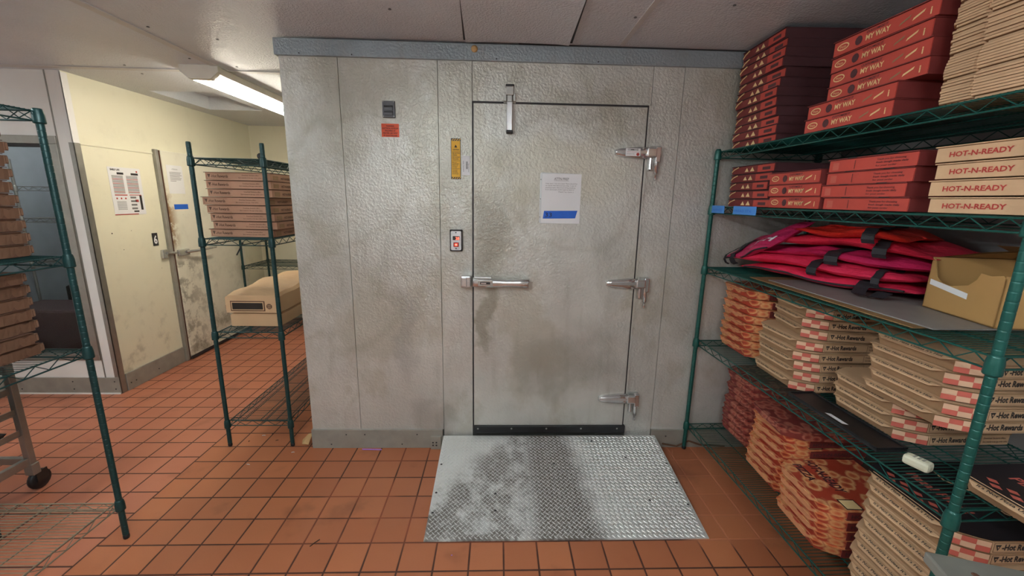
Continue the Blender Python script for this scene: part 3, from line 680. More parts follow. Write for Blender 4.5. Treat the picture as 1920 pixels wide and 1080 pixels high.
rectx(b, X, 3.735, 1.48, 3.757, 1.60, M['ink']); rectx(b, X, 3.69, 1.545, 3.72, 1.565, M['red_ink']); rectx(b, X, 3.66, 1.462, 3.71, 1.475, M['ink'])
rectx(b, X, 3.478, 1.442, 3.70, 1.449, M['red_ink'])
tag(b.build('shelf_life_poster'), 'red and white SHELF LIFE chart poster on the cream wall', 'poster')
b = MB(); X = CX+0.0455; rectx(b, X, 4.02, 1.62, 4.215, 1.878, M['white_paper']); b.text('ATTENTION', 0.014, (X+0.0014, 4.117, 1.838), UY, UZ, M['ink'], width=0.07, center=True)
for i in range(7): rectx(b, X+0.001, 4.05, 1.812-i*0.013, 4.05+[0.14, 0.13, 0.145, 0.12, 0.14, 0.13, 0.07][i], 1.816-i*0.013, M['grey_ink'])
tag(b.build('door_notice'), 'white typed notice sheet on the cream cold room door', 'notice')
b = MB(); rectx(b, X, 4.05, 1.475, 4.225, 1.522, M['blue_tape']); tag(b.build('blue_tape_piece'), 'short blue tape strip below the notice on cream door', 'tape')
b = MB(); X = CX+0.0008; b.box((X, 3.797, 1.158), (X+0.004, 3.855, 1.272), M['gasket'], 0.001); b.text('6', 0.10, (X+0.0046, 3.807, 1.178), UY, UZ, M['white_ink'], width=0.038, bold=0.03)
tag(b.build('number_plate'), 'dark plate with white figure beside the cream door latch', 'plate')

# ================================================================== LIGHT FIXTURES
def fixture(loc, tube_mat, label, name='fluorescent_light', slim=False):
    t = empty(name, loc, label=label, cat='ceiling light')
    L = 1.24
    if slim:  # narrow hanging form, shaped so light reaches the ceiling
        b = MB(); b.box((-0.045, 0, -0.05), (0.045, L, 0), M['fixture'], 0.004); b.build('housing', t)
        for y in (0.2, 1.04):
            b = MB(); b.tube([(0, y, 0), (0, y, CZ-loc[2])], 0.004, M['alu'], 6); b.build('hanger', t)
    b = MB()
    b.prism([(-0.115, 0.0), (-0.118, -0.052), (-0.045, -0.046), (0.045, -0.046), (0.118, -0.052), (0.115, 0.0)], 0, L, M['fixture'], axis='y')
    b.prism([(-0.125, 0.0), (-0.125, -0.04), (-0.07, -0.085), (0.07, -0.085), (0.125, -0.04), (0.125, 0.0)], -0.03, 0.012, M['fixture'], axis='y')
    b.prism([(-0.125, 0.0), (-0.125, -0.04), (-0.07, -0.085), (0.07, -0.085), (0.125, -0.04), (0.125, 0.0)], L-0.012, L+0.03, M['fixture'], axis='y')
    b.prism([(-0.030, -0.046), (0, -0.080), (0.030, -0.046)], 0, L, M['fixture'], axis='y')
    if not slim: b.build('housing', t)
    for sx in (-1, 1):
        b = MB(); b.tube([(sx*0.072, 0.015, -0.066), (sx*0.072, L-0.015, -0.066)], 0.017, tube_mat, 12); b.build('tube', t)
    return t
fixture((-1.99, 3.06, CZ), M['tube_l'], 'twin tube fluorescent light on the ceiling of the left room')
fixture((-0.75, -0.15, CZ-0.22), M['tube_m'], 'unseen twin tube fluorescent light, added and hung low to brighten the room', slim=True)  # added out of view, hung low to brighten room and ceiling
fixture((0.35, -1.7, CZ-0.22), M['tube_m'], 'unseen hanging twin tube fill light added near the front wall', slim=True)  # unseen fill lamp added to light the shelves
fixture((-3.2, 0.45, CZ), M['tube_m'], 'unseen twin tube fluorescent light added to brighten the far left aisle')  # unseen lamp added to brighten the partition side
t = empty('cold_room_fill_light', (-3.8, 3.9, CZ), label='small tube added to brighten the space behind the partition window', cat='ceiling light')  # tube added to brighten the interior seen through the window
b = MB(); b.box((-0.3, -0.03, -0.03), (0.3, 0.03, 0), M['fixture'], 0.004); b.build('housing', t)
b = MB(); b.tube([(-0.28, 0, -0.045), (0.28, 0, -0.045)], 0.014, M['tube_c'], 10); b.build('tube', t)

# ================================================================== WIRE SHELVING
def post_mesh(H, mat, r=0.0127):
    b = MB(); prof = [(r*0.8, 0.02)]; z = 0.024
    while z < H-0.01:
        prof += [(r, z), (r, z+0.0015), (r, z+0.0200), (r, z+0.0214), (r*0.96, z+0.0218), (r*0.96, z+0.0244)]; z += 0.0254
    prof += [(r, H-0.006), (r*0.8, H)]
    b.lathe(prof, mat, n=10); return b
def shelf_mb(lx, ly, wire_axis, mat, wmat=None, rw=0.0016):
    """frame lx by ly with its rim top at z=0; surface wires run along wire_axis"""
    b = MB(); wmat = wmat or mat; dz = -0.036
    cor = [(0.012, 0.012), (lx-0.012, 0.012), (lx-0.012, ly-0.012), (0.012, ly-0.012)]
    for i in range(4):
        (xa, ya), (xb, yb) = cor[i], cor[(i+1) % 4]
        for z in (0, dz): b.tube([(xa, ya, z), (xb, yb, z)], 0.0034, mat, 6)
        L = math.hypot(xb-xa, yb-ya); n = max(2, int(L/0.045)); pts = []
        for j in range(n+1):
            f = j/n; pts.append((xa+(xb-xa)*f, ya+(yb-ya)*f, -0.002 if j % 2 else dz+0.002))
        b.tube(pts, 0.0022, mat, 5)
    if wire_axis == 'x':
        n = int(ly/0.0165)
        for i in range(1, n):
            y = ly*i/n; b.tube([(0.010, y, 0.003), (lx-0.010, y, 0.003)], rw, wmat, 4, caps=False)
        for k in (0.25, 0.5, 0.75):
            for z in ((0, dz) if k == 0.5 else (0,)): b.tube([(lx*k, 0.012, z-0.001), (lx*k, ly-0.012, z-0.001)], 0.0028, mat, 5)
    else:
        n = int(lx/0.0165)
        for i in range(1, n):
            x = lx*i/n; b.tube([(x, 0.010, 0.003), (x, ly-0.010, 0.003)], rw, wmat, 4, caps=False)
        for k in (0.25, 0.5, 0.75):
            for z in ((0, dz) if k == 0.5 else (0,)): b.tube([(0.012, ly*k, z-0.001), (lx-0.012, ly*k, z-0.001)], 0.0028, mat, 5)
    return b
def collar_mb(mat):
    b = MB(); b.lathe([(0.0140, -0.046), (0.0180, -0.0445), (0.0195, -0.042), (0.0195, -0.040), (0.0190, -0.012), (0.0188, -0.010), (0.0165, 0.004), (0.0163, 0.006), (0.0135, 0.010)], mat, n=14); return b
def rack(name, x0, y0, lx, ly, levels, H, mat, label, wires='x', rz=0.0, postm=None, lowmat=None):
    t = empty(name, (x0, y0, 0), rz, label, 'wire shelving')
    pm = post_mesh(H, postm or mat).mesh('post'); fm = MB(); fm.lathe([(0.011, 0), (0.013, 0.004), (0.013, 0.018), (0.008, 0.024)], M['black'], n=10); fm = fm.mesh('foot')
    cm = collar_mb(mat).mesh('collar'); sm = shelf_mb(lx, ly, wires, mat).mesh('shelf')
    for (x, y) in ((0, 0), (lx, 0), (lx, ly), (0, ly)):
        p = bpy.data.objects.new('post', pm); COL.objects.link(p); p.parent = t; p.location = (x, y, 0)
        f = bpy.data.objects.new('foot', fm); COL.objects.link(f); f.parent = p
    for i, z in enumerate(levels):
        me = sm
        if i == 0 and lowmat: me = shelf_mb(lx, ly, wires, lowmat).mesh('shelf')
        s = bpy.data.objects.new('shelf', me); COL.objects.link(s); s.parent = t; s.location = (0, 0, z)
        for (x, y) in ((0, 0), (lx, 0), (lx, ly), (0, ly)):
            c = bpy.data.objects.new('collar', cm); COL.objects.link(c); c.parent = s; c.location = (x, y, 0)
    return t
S1, S2, S3, S4, S5 = 1.913, 1.600, 1.240, 0.772, 0.190
RLX, RLY = 0.61, 1.487
rack('wire_shelving', 1.300, 0.972, RLX, RLY, (S5, S4, S3, S2, S1), 1.925, M['green'], 'long green wire shelving unit along right wall, loaded with boxes and bags', 'x', math.radians(1.3)-0)
L1, L2, L3, L4 = 0.178, 0.782, 1.362, 1.822
rack('wire_shelving', -1.752, 2.502, 0.405, 1.50, (L1, L2, L3, L4), 1.910, M['dark_green'], 'narrow dark green wire shelving beside the cooler corner, stacked with brown boxes', 'x')
rack('wire_shelving', -2.362, 0.40, 0.592, 1.345, (0.200, 0.962, 1.362, 1.922), 1.925, M['dark_green'], 'dark green wire shelving at left edge holding brown box stacks', 'x', lowmat=M['wire_worn'])
rack('wire_shelving', -2.98, 4.87, 1.4, 0.53, (0.25, 0.808, 1.30), 1.40, M['dark_green'], 'small green wire shelving far back against the cream wall', 'y')
rack('wire_shelving', -4.45, 4.05, 1.2, 0.5, (0.5, 0.95, 1.37, 1.66), 1.9, M['alu'], 'grey metal shelving seen behind the partition window', 'y')

# ================================================================== PIZZA BOXES
def outline(W, D, cx=0.075, cy=0.045, ins=0.0):
    """plan of a box: front edge at -x, two cut front corners"""
    x0, x1, y0, y1 = -D/2+ins, D/2, -W/2+ins*0.3, W/2-ins*0.3
    pts = [(x0, y1-cy), (x0, y0+cy)]
    for k in (0.33, 0.66): pts.append((x0+cx*k, y0+cy*(1-k)-0.004))
    pts += [(x0+cx, y0), (x1, y0), (x1, y1), (x0+cx, y1)]
    for k in (0.66, 0.33): pts.append((x0+cx*k, y1-cy*(1-k)+0.004))
    return pts
def checks(b, W, D, H, cx, cy, ra, rb, z0=0.004):
    """red and pale squares on the cut corner at -x,-y"""
    P = outline(W, D, cx, cy)[1:5]
    n = 3
    for i in range(3):
        (xa, ya), (xb, yb) = P[i], P[i+1]; d = Vector((yb-ya, xa-xb, 0)).normalized()*-0.0012
        if d.y > 0: d = -d
        for r_ in range(2):
            za, zb = z0+(H-z0-0.004)*r_/2, z0+(H-z0-0.004)*(r_+1)/2
            m = M[ra] if (i+r_) % 2 == 0 else M[rb]
            b.add([(xa+d.x, ya+d.y, za), (xb+d.x, yb+d.y, za), (xb+d.x, yb+d.y, zb), (xa+d.x, ya+d.y, zb)], [(0, 1, 2, 3)], m)
def pizza_box(style, W=0.40, D=0.40, H=0.046):
    """returns a dict part -> mesh; styles kraft, kraft_black, picture, dark_picture"""
    parts = {}
    cx, cy = 0.085, 0.050
    body = {'kraft': 'kraft_shade', 'kraft_black': 'kraft_shade', 'picture': 'pizza', 'dark_picture': 'pizza_dk'}[style]
    topm = {'kraft': 'kraft', 'kraft_black': 'black_print', 'picture': 'pizza', 'dark_picture': 'pizza_dk'}[style]
    strip = {'kraft': 'kraft', 'kraft_black': 'kraft', 'picture': 'pic_edge', 'dark_picture': 'pizza_dk'}[style]
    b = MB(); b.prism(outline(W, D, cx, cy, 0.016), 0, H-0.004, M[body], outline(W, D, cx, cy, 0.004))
    if style in ('kraft', 'kraft_black'):
        checks(b, W, D, H-0.003, cx, cy, 'check_red', 'check_pale')
        yy = -W/2-0.0016; x0 = -D/2+cx+0.004; x1 = D/2-0.004
        b.box((x0, yy+0.0006, 0.003), (x1, yy+0.0030, H-0.006), M['kraft'])
        for (a0, a1, c0, c1) in ((x0+0.004, x0+0.20, 0.006, 0.0068), (x0+0.004, x0+0.20, H-0.0098, H-0.009), (x0+0.004, x0+0.0048, 0.006, H-0.009), (x0+0.1995, x0+0.2003, 0.006, H-0.009)):
            b.box((a0, yy, c0), (a1, yy+0.001, c1), M['brown_ink'])
        b.add([(x0+0.008, yy-0.0002, 0.032), (x0+0.026, yy-0.0002, 0.032), (x0+0.017, yy-0.0002, 0.011)], [(0, 2, 1)], M['ink'])
        b.add([(x0+0.014, yy-0.0005, 0.026), (x0+0.020, yy-0.0005, 0.026), (x0+0.017, yy-0.0005, 0.019)], [(0, 2, 1)], M['kraft'])
        b.text('-Hot Rewards', 0.028, (x0+0.029, yy-0.0002, 0.014), (1, 0, 0), (0, 0, 1), M['ink'], width=0.120, bold=0.035)
        b.text('Download. Exclusive offers.', 0.010, (x0+0.208, yy-0.0002, 0.026), (1, 0, 0), (0, 0, 1), M['brown_ink'], width=min(0.085, x1-x0-0.215), bold=0.01)
        b.text('Earn rewards in the app, order online.', 0.010, (x0+0.208, yy-0.0002, 0.012), (1, 0, 0), (0, 0, 1), M['brown_ink'], width=min(0.098, x1-x0-0.212), bold=0.01)
    elif style == 'picture':
        b.box((-D/2+cx+0.004, -W/2-0.0018, 0.003), (D/2-0.002, -W/2+0.001, H-0.006), M['red_shade'])
        b.text('HOT-N-READY', 0.022, (-D/2+cx+0.02, -W/2-0.0022, 0.012), (1, 0, 0), (0, 0, 1), M['maroon'], width=0.2, bold=0.03)
    parts['tray'] = b
    t = MB(); e = 0.0035
    t.prism(outline(W+0.004, D+0.002, cx, cy), H-0.0035, H, M['kraft_shade' if style[0] == 'k' else body], capmat=M[topm])
    if style == 'kraft_black':
        z = H+0.0005
        for (x, y, s_) in [(-D/2+0.035+0.022*i, -W/2+0.07+0.05*j+0.025*(i % 2), 0.014) for i in range(2) for j in range(5)]:
            t.add([(x-s_*0.8, y, z), (x, y-s_*1.2, z), (x+s_*0.8, y, z), (x, y+s_*1.2, z)], [(0, 1, 2, 3)], M['check_red'])
        t.text('Pizza! Pizza!', 0.05, (-0.08, 0.12, z), (0, -1, 0), (1, 0, 0), M['check_red'], width=0.20, bold=0.02)
        t.tube([(0.05, 0.17, z), (0.02, 0.08, z), (0.07, 0.0, z), (0.05, -0.08, z), (0.10, -0.16, z)], 0.003, M['kraft'], 4)
    if style == 'picture':
        z = H+0.0005
        t.quad((-0.10, -0.165, z), (0.07, 0, 0), (0, 0.06, 0), M['ink']); t.quad((-0.095, -0.160, z+0.0004), (0.06, 0, 0), (0, 0.05, 0), M['cream_ink'])
        t.text('HOT-N-READY', 0.06, (-0.06, 0.16, z), (0, -1, 0), (1, 0, 0), M['maroon'], width=0.22, bold=0.04)
        t.text('PIZZA', 0.05, (-0.13, 0.13, z), (0, -1, 0), (1, 0, 0), M['maroon'], width=0.12, bold=0.04)
    parts['lid'] = t
    # the lip of the lid: a slanted strip along the front
    s = MB(); ya, yb = W/2-cy-0.006, -W/2+cy+0.006; xf = -D/2; d = 0.020
    prof = [(xf+0.010, H+0.0012), (xf-0.012, H-0.010), (xf-0.0125, H-0.014), (xf+0.010, H-0.007)]
    nseg = 10; rows = []
    for i in range(nseg+1):
        f = i/nseg; y = ya+(yb-ya)*f; k = min(1, min(f, 1-f)*6+0.25); k = math.sin(k*PI/2)
        x_in = xf+0.010; rows.append([(x_in+(px-x_in)*k if px < x_in else px, y, pz if px >= x_in else (H+0.0012-(H+0.0012-pz)*k)) for px, pz in prof])
    vs = [p for r_ in rows for p in r_]; fs = []
    for i in range(nseg):
        for j in range(4): a, c = i*4+j, i*4+(j+1) % 4; fs.append((a, c, c+4, a+4))
    fs += [(0, 3, 2, 1), (nseg*4, nseg*4+1, nseg*4+2, nseg*4+3)]
    s.add(vs, fs, M[strip])
    sl_u = Vector((-0.022, 0, -0.0112)).normalized()
    if style[0] == 'k':
        org = Vector((xf-0.0075, ya-0.03, H-0.0070)); nrm = Vector((-0.0112, 0, 0.022)).normalized()*0.0006
        s.text('HOT-N-READY' if False else "It's Not Pizza Unless It's Hot", 0.012, org+nrm, (0, -1, 0), -sl_u, M['ink'], width=(ya-yb)*0.78, bold=0.02)
    parts['lid_lip'] = s
    return parts
def box_thing(parts, name='pizza_box'):
    t = empty(name)
    for k, v in parts.items(): v.build(k, t)
    return t
_templates = {}
def place(kind, maker, name, loc, rz, label, cat, group):
    if kind not in _templates: o = box_thing(maker(), name); _templates[kind] = o
    else: o = copy_tree(_templates[kind])
    o.location = loc; o.rotation_euler = (0, 0, rz); tag(o, label, cat, group); return o
def stack(kind, maker, n, xf, yc, z0, pitch, desc, where, group, D=0.40, jx=0.006, jy=0.008, jr=1.2, name='pizza_box', start=0, rz=0.0, kinds=None, cat='pizza box', nmax=None, tilt=None):
    for i in range(n):
        kd, mk = (kinds(i) if kinds else (kind, maker))
        loc = (xf+D/2+random.uniform(-jx, jx), yc+random.uniform(-jy, jy), z0+i*pitch+0.0005)
        q = i+start
        place(kd, mk, name, loc, rz+math.radians(random.uniform(-jr, jr)), '%s, %s, %s' % (desc, ORD[q], where), cat, group)

mk_kraft = lambda: pizza_box('kraft', 0.37)
mk_black = lambda: pizza_box('kraft_black', 0.37)
mk_pic = lambda: pizza_box('picture', 0.345, 0.38, 0.044)
mk_dpic = lambda: pizza_box('dark_picture', 0.345, 0.38, 0.044)
SZ = 0.0065
# shelf 4 (second from the floor)
g4 = S4+SZ
stack('dpicA', mk_pic, 8, 1.385, 2.285, g4, 0.0475, 'orange picture printed pizza box', 'rearmost stack on second shelf', 'orange picture boxes on the second shelf', D=0.38, jr=2)
stack('kraft', mk_kraft, 5, 1.375, 1.895, g4, 0.0485, 'kraft checkered pizza box', 'second-shelf stack with small lettering', 'kraft boxes beside the orange stack', jr=1.5, jx=0.01)
stack('kraft', mk_kraft, 3, 1.43, 1.89, g4+5*0.0485, 0.0485, 'kraft checkered pizza box turned askew', 'second-shelf stack with small lettering', 'kraft boxes beside the orange stack', start=5, jr=2, rz=math.radians(-9))
stack('kraft', mk_kraft, 3, 1.462, 1.480, g4, 0.0485, 'kraft pizza box behind the black tray', 'stack nearest the front post', 'kraft boxes behind the black tray', jr=1)
stack('kraft', mk_kraft, 5, 1.420, 1.310, g4+3*0.0485, 0.0485, 'kraft pizza box shifted forward', 'stack nearest the front post', 'kraft boxes behind the black tray', start=3, jr=1, jx=0.012, jy=0.012)
place('kraft_black', mk_black, 'pizza_box', (1.435+0.20, 0.935, g4), math.radians(1), 'single flat pizza box with black lid and red diamonds by front post', 'pizza box', None)
# shelf 5 (lowest)
g5 = S5+SZ
stack('dpic', mk_dpic, 9, 1.47, 2.28, g5, 0.045, 'dark red printed pizza box', 'rearmost stack on lowest shelf', 'dark red boxes on the lowest shelf', D=0.38, jr=3, jx=0.012)
stack('pic', mk_pic, 7, 1.415, 1.915, g5, 0.045, 'orange picture pizza box', 'taller middle stack, lowest shelf', 'orange picture boxes on the lowest shelf', D=0.38, jr=3, jx=0.014)
place('dpic', mk_dpic, 'pizza_box', (1.40+0.19, 1.90, g5+7*0.045), math.radians(-5), 'dark red printed pizza box lying on top of orange picture boxes', 'pizza box', None)
stack('pic', mk_pic, 5, 1.350, 1.560, g5, 0.045, 'orange picture pizza box', 'shorter front stack, lowest shelf', 'orange picture boxes in the front stack', D=0.38, jr=3, jx=0.014)
stack('kb', mk_kraft, 10, 1.375, 1.165, g5, 0.0478, 'kraft pizza box with lettered edge', 'nearest stack on lowest shelf', 'kraft boxes on the lowest shelf', jr=1.2, kinds=lambda i: (('kraft_black', mk_black) if i == 9 else ('kraft', mk_kraft)))

# red flat-sided boxes
def red_box(kind, W=0.36, D=0.38, H=0.046):
    parts = {}; b = MB(); xf = -D/2; t = MB(); l = MB(); e = 0.0012
    side = {'myway': 'red_shade', 'tri': 'maroon', 'plainred': 'red_shade', 'kraftred': 'kraft_shade'}[kind]
    front = {'myway': 'red_box', 'tri': 'red_shade', 'plainred': 'red_box', 'kraftred': 'kraft'}[kind]
    b.box((xf+0.003, -W/2, 0), (D/2, W/2, H-0.003), M[side]); b.box((xf, -W/2+0.001, 0.0005), (xf+0.003, W/2-0.001, H-0.005), M[front])
    X = xf-e; UYm = (0, -1, 0); UZ = (0, 0, 1)
    l.box((xf-0.004, -W/2-0.003, H-0.003), (D/2+0.002, W/2+0.003, H), M['maroon' if kind == 'tri' else ('kraft' if kind == 'kraftred' else 'red_shade')])
    if kind == 'myway':
        ring = [(math.cos(a*PI/8), math.sin(a*PI/8)) for a in range(16)]; cy_, cz_ = W/2-0.045, H*0.48
        t.add([(X, cy_-0.028*c, cz_+0.013*s_) for c, s_ in ring]+[(X, cy_-0.023*c, cz_+0.009*s_) for c, s_ in ring], [(i, (i+1) % 16, 16+(i+1) % 16, 16+i) for i in range(16)], M['cream_ink'])
        t.text('Pizza', 0.012, (X, cy_+0.014, cz_-0.004), UYm, UZ, M['cream_ink'], width=0.028)
        t.lathe([(0.016, X), (0.014, X-0.0004)], M['maroon'], (0, W/2-0.115, H*0.45), 10, 'x')
        t.text('MY WAY', 0.024, (X, W/2-0.145, H*0.26), UYm, UZ, M['cream_ink'], width=0.095, bold=0.03)
        t.text('CUSTOMIZE IT', 0.011, (X, W/2-0.145, H*0.68), UYm, UZ, M['maroon'], width=0.085, bold=0.02)
        for k in (0, 1):
            y = -W/2+0.105-k*0.045; t.add([(X, y+0.024, 0.012), (X, y-0.012, 0.026), (X, y-0.016, 0.034), (X, y+0.020, 0.020)], [(0, 1, 2, 3)], M['kraft_shade'] if k == 0 else M['cream_ink'])
        t.text('i', 0.03, (X, -W/2+0.028, 0.011), UYm, UZ, M['cream_ink'], bold=0.03)
    if kind == 'tri':
        b.box((xf-0.0008, -W/2+0.002, 0.002), (xf+0.001, -W/2+0.13, H-0.006), M['red_box'])
        t.add([(X, -W/2+0.155, H*0.2), (X, -W/2+0.175, H*0.75), (X, -W/2+0.195, H*0.2)], [(0, 2, 1)], M['cream_ink'])
        t.add([(X, -W/2+0.205, H*0.2), (X, -W/2+0.222, H*0.7), (X, -W/2+0.240, H*0.2)], [(0, 2, 1)], M['cream_ink'])
        t.text('PIZZA', 0.018, (X, W/2-0.03, H*0.25), UYm, UZ, M['red_shade'], width=0.06, bold=0.02)
        t.box((X, -W/2+0.03, H*0.25), (X+0.001, -W/2+0.09, H*0.6), M['maroon'])
        t.tube([(X, W/2-0.06, H-0.006), (X, W/2-0.02, H*0.6), (X, W/2, H*0.3)], 0.003, M['cream_ink'], 4)
    if kind == 'plainred':
        t.quad((X, W/2-0.02, 0.006), (0, -0.03, 0), (0, 0, H*0.6), M['check_red']); t.box((X, W/2-0.125, 0.006), (X+0.0006, W/2-0.123, H-0.01), M['maroon'])
        for i in range(3): t.text(['Thank you for choosing', 'fresh dough made daily', 'for your order'][i], 0.009, (X, -W/2+0.15, H*0.62-i*0.011), UYm, UZ, M['maroon'], width=[0.11, 0.12, 0.08][i], bold=0.01)
        for k in (0.25, 0.7): l.box((xf-0.005, W/2-W*k, H-0.002), (xf+0.004, W/2-W*k-0.04, H+0.0012), M['gasket'])
        t.quad((D/2-0.08, -W/2-0.001, 0.008), (0.05, 0, 0), (0, 0, H*0.62), M['check_red'])
    if kind == 'kraftred':
        t.text('HOT-N-READY', 0.020, (X, W/2-0.04, H*0.3), UYm, UZ, M['red_ink'], width=0.16, bold=0.03)
    parts['tray'] = b; parts['lid'] = l; parts['lettering'] = t
    return parts
g1 = S1+SZ; g2 = S2+SZ
stack('tri', lambda: red_box('tri', H=0.042), 12, 1.335, 2.262, g1, 0.0428, 'maroon triangle-printed pizza box', 'tall stack on top shelf', 'maroon boxes on the top shelf', D=0.38, jr=2.5, jx=0.012, jy=0.012, nmax=12)
stack('myway', lambda: red_box('myway', 0.40, 0.36, 0.054), 2, 1.305, 1.625, g1, 0.055, 'red carton with cream lettering', 'top-shelf stack', 'red lettered cartons on the top shelf', D=0.36, jr=0.6, jx=0.003, jy=0.006, name='food_carton', cat='carton')
stack('myway', lambda: red_box('myway', 0.40, 0.36, 0.054), 4, 1.325, 1.560, g1+0.110, 0.055, 'red carton with cream lettering', 'top-shelf stack', 'red lettered cartons on the top shelf', D=0.36, jr=0.8, jx=0.004, jy=0.008, start=2, name='food_carton', cat='carton')
stack('tri', None, 5, 1.345, 2.262, g2, 0.0445, 'maroon triangle-printed pizza box', 'stack between upper two shelves', 'maroon boxes on the fourth shelf', D=0.38, jr=2, jx=0.012, jy=0.010)
stack('myway2', lambda: red_box('myway', 0.335, 0.34, 0.054), 3, 1.345, 1.905, g2, 0.055, 'small red carton with cream lettering', 'beside upper maroon boxes', 'red lettered cartons on the fourth shelf', D=0.34, jr=1.5, jx=0.008, jy=0.012, name='food_carton', cat='carton')
stack('plainred', lambda: red_box('plainred', 0.365, 0.37, 0.048), 4, 1.345, 1.535, g2, 0.049, 'plain red food carton', 'central stack below the top shelf', 'red cartons on the fourth shelf', D=0.37, jr=1.0, jx=0.010, jy=0.012, name='food_carton', cat='carton')
stack('kraftred', lambda: red_box('kraftred', 0.27, 0.36, 0.046), 4, 1.345, 1.145, g2, 0.050, 'tan food carton with red lettering', 'by post below top shelf', 'tan cartons on the fourth shelf', D=0.36, jr=1.0, jx=0.008, jy=0.010, name='food_carton', cat='carton')

# flat corrugated blanks on the top shelf
def blank():
    b = MB(); pts = [(-0.17, 0.325), (-0.20, 0.300), (-0.205, 0.215), (-0.195, 0.205), (-0.225, 0.19), (-0.228, -0.30), (0.30, -0.30), (0.30, 0.325)]
    b.prism(pts, 0, 0.0062, M['kraft'], capmat=M['kraft_shade']); b.prism([(x*0.996+0.001, y*0.996) for x, y in pts], 0.0062, 0.0073, M['kraft_edge']); return b
bm_ = blank().mesh('cardboard_blank')
for i in range(62):
    o = bpy.data.objects.new('cardboard_blank', bm_); COL.objects.link(o)
    o.location = (1.535+random.uniform(-0.003, 0.003)+(0.012 if i % 9 == 0 else 0), 1.005+random.uniform(-0.003, 0.003), g1+0.001+0.0078*i); o.rotation_euler = (0, 0, math.radians(random.uniform(-0.3, 0.3)))
    tag(o, 'flat kraft cardboard blank in the thick pile on the top shelf', 'cardboard', 'cardboard blanks piled on the top shelf')

# left rack boxes
def hot_front():
    """kraft box whose lettered long face looks toward -y"""
    W, D, H = 0.40, 0.38, 0.046; b = MB(); b.box((-D/2, -W/2, 0), (D/2, W/2, H-0.003), M['kraft_shadowed' if 'kraft_shadowed' in M else 'kraft'])
    yy = -W/2-0.0012; UX, UZ = (1, 0, 0), (0, 0, 1)
    for (a0, a1, c0, c1) in ((-D/2+0.008, -D/2+0.145, 0.006, 0.0068), (-D/2+0.008, -D/2+0.145, H-0.0098, H-0.009), (-D/2+0.008, -D/2+0.0088, 0.006, H-0.009)): b.box((a0, yy, c0), (a1, yy+0.001, c1), M['brown_ink'])
    b.add([(-D/2+0.012, yy, 0.034), (-D/2+0.030, yy, 0.034), (-D/2+0.021, yy, 0.012)], [(0, 2, 1)], M['brown_ink'])
    b.text('-Hot Rewards', 0.024, (-D/2+0.032, yy, 0.015), UX, UZ, M['brown_ink'], width=0.10, bold=0.02)
    b.text('Download. Exclusive offers.', 0.011, (-D/2+0.215, yy, 0.026), UX, UZ, M['brown_ink'], width=0.10, bold=0.01)
    b.text('Earn rewards in the app, order online.', 0.010, (-D/2+0.195, yy, 0.012), UX, UZ, M['brown_ink'], width=0.135, bold=0.01)
    xx = D/2+0.001; b.box((xx-0.001, -W/2+0.03, 0.006), (xx, -W/2+0.09, H-0.014), M['kraft_shade']); b.text('HOT-N-READY', 0.020, (xx, -W/2+0.12, 0.012), (0, 1, 0), UZ, M['brown_ink'], width=0.13, bold=0.02)
    l = MB(); l.box((-D/2-0.009, -W/2-0.003, H-0.003), (D/2+0.002, W/2+0.002, H), M['kraft_edge'], 0.0008)
    return {'tray': b, 'lid': l}
ox = [-1.607, -1.583, -1.598, -1.612, -1.632, -1.592, -1.588, -1.590]
for i in range(8):
    place('hot', hot_front, 'pizza_box', (ox[i]+0.035, 2.80+random.uniform(-0.008, 0.008), L3+SZ+0.0482*i), math.radians(random.uniform(-0.8, 0.8)),
          'brown lettered pizza box, %s, on rack beside cooler corner' % ORD[i], 'pizza box', 'brown boxes on the rack beside the cooler')
def brown_box():
    W, D, H = 0.42, 0.40, 0.049; b = MB(); x = D/2
    b.box((-D/2, -W/2, 0), (x-0.006, W/2-0.01, H-0.003), M['kraft_brown'])
    n = 26; vs = []; fs = []
    for i in range(n+1):
        y = -W/2+W*i/n; t = H-0.006-0.004*abs(math.sin(i*1.9))-(0.006 if i % 7 == 3 else 0)
        vs += [(x-0.002+0.002*math.sin(i*1.3), y, 0.001), (x+0.002*math.cos(i), y, t)]
    for i in range(n): a = 2*i; fs.append((a, a+2, a+3, a+1))
    b.add(vs, fs, M['kraft_brown']); b.box((x-0.010, -W/2, 0.0), (x-0.003, W/2, H-0.012), M['kraft_edge'])
    l = MB(); l.box((-D/2, -W/2, H-0.004), (x+0.001, W/2, H-0.0015), M['kraft_edge'])
    c = MB()
    for k in range(3): c.prism([(x-0.055+k*0.018, W/2-0.004), (x-0.040+k*0.018, W/2+0.012), (x-0.030+k*0.018, W/2+0.010), (x-0.038+k*0.018, W/2-0.004)], 0.006+0.004*k, H-0.012, M['kraft_edge' if k % 2 else 'kraft_brown'])
    c.prism([(x-0.012, W/2-0.006), (x+0.004, W/2+0.002), (x-0.002, W/2+0.016), (x-0.016, W/2+0.008)], 0.010, H-0.008, M['kraft_brown'])
    return {'tray': b, 'lid': l, 'corner_tab': c}
for i in range(10):
    place('brown', brown_box, 'pizza_box', (-2.08+random.uniform(-0.008, 0.006)+0.003*(i < 4), 1.495+random.uniform(-0.010, 0.010)-0.001*i, 1.362+SZ+0.0492*i), math.radians(random.uniform(-1.5, 1.5)),
          'plain brown pizza box, %s, upper stack at left edge' % ORD[i], 'pizza box', 'upper stack of brown boxes at the left edge')
for i in range(7):
    place('brown', brown_box, 'pizza_box', (-2.075+random.uniform(-0.010, 0.008), 1.455+random.uniform(-0.012, 0.012), 0.962+SZ+0.0492*i), math.radians(random.uniform(-2, 2)),
          'plain brown pizza box, %s, lower stack at left edge' % ORD[i], 'pizza box', 'lower stack of brown boxes at the left edge')

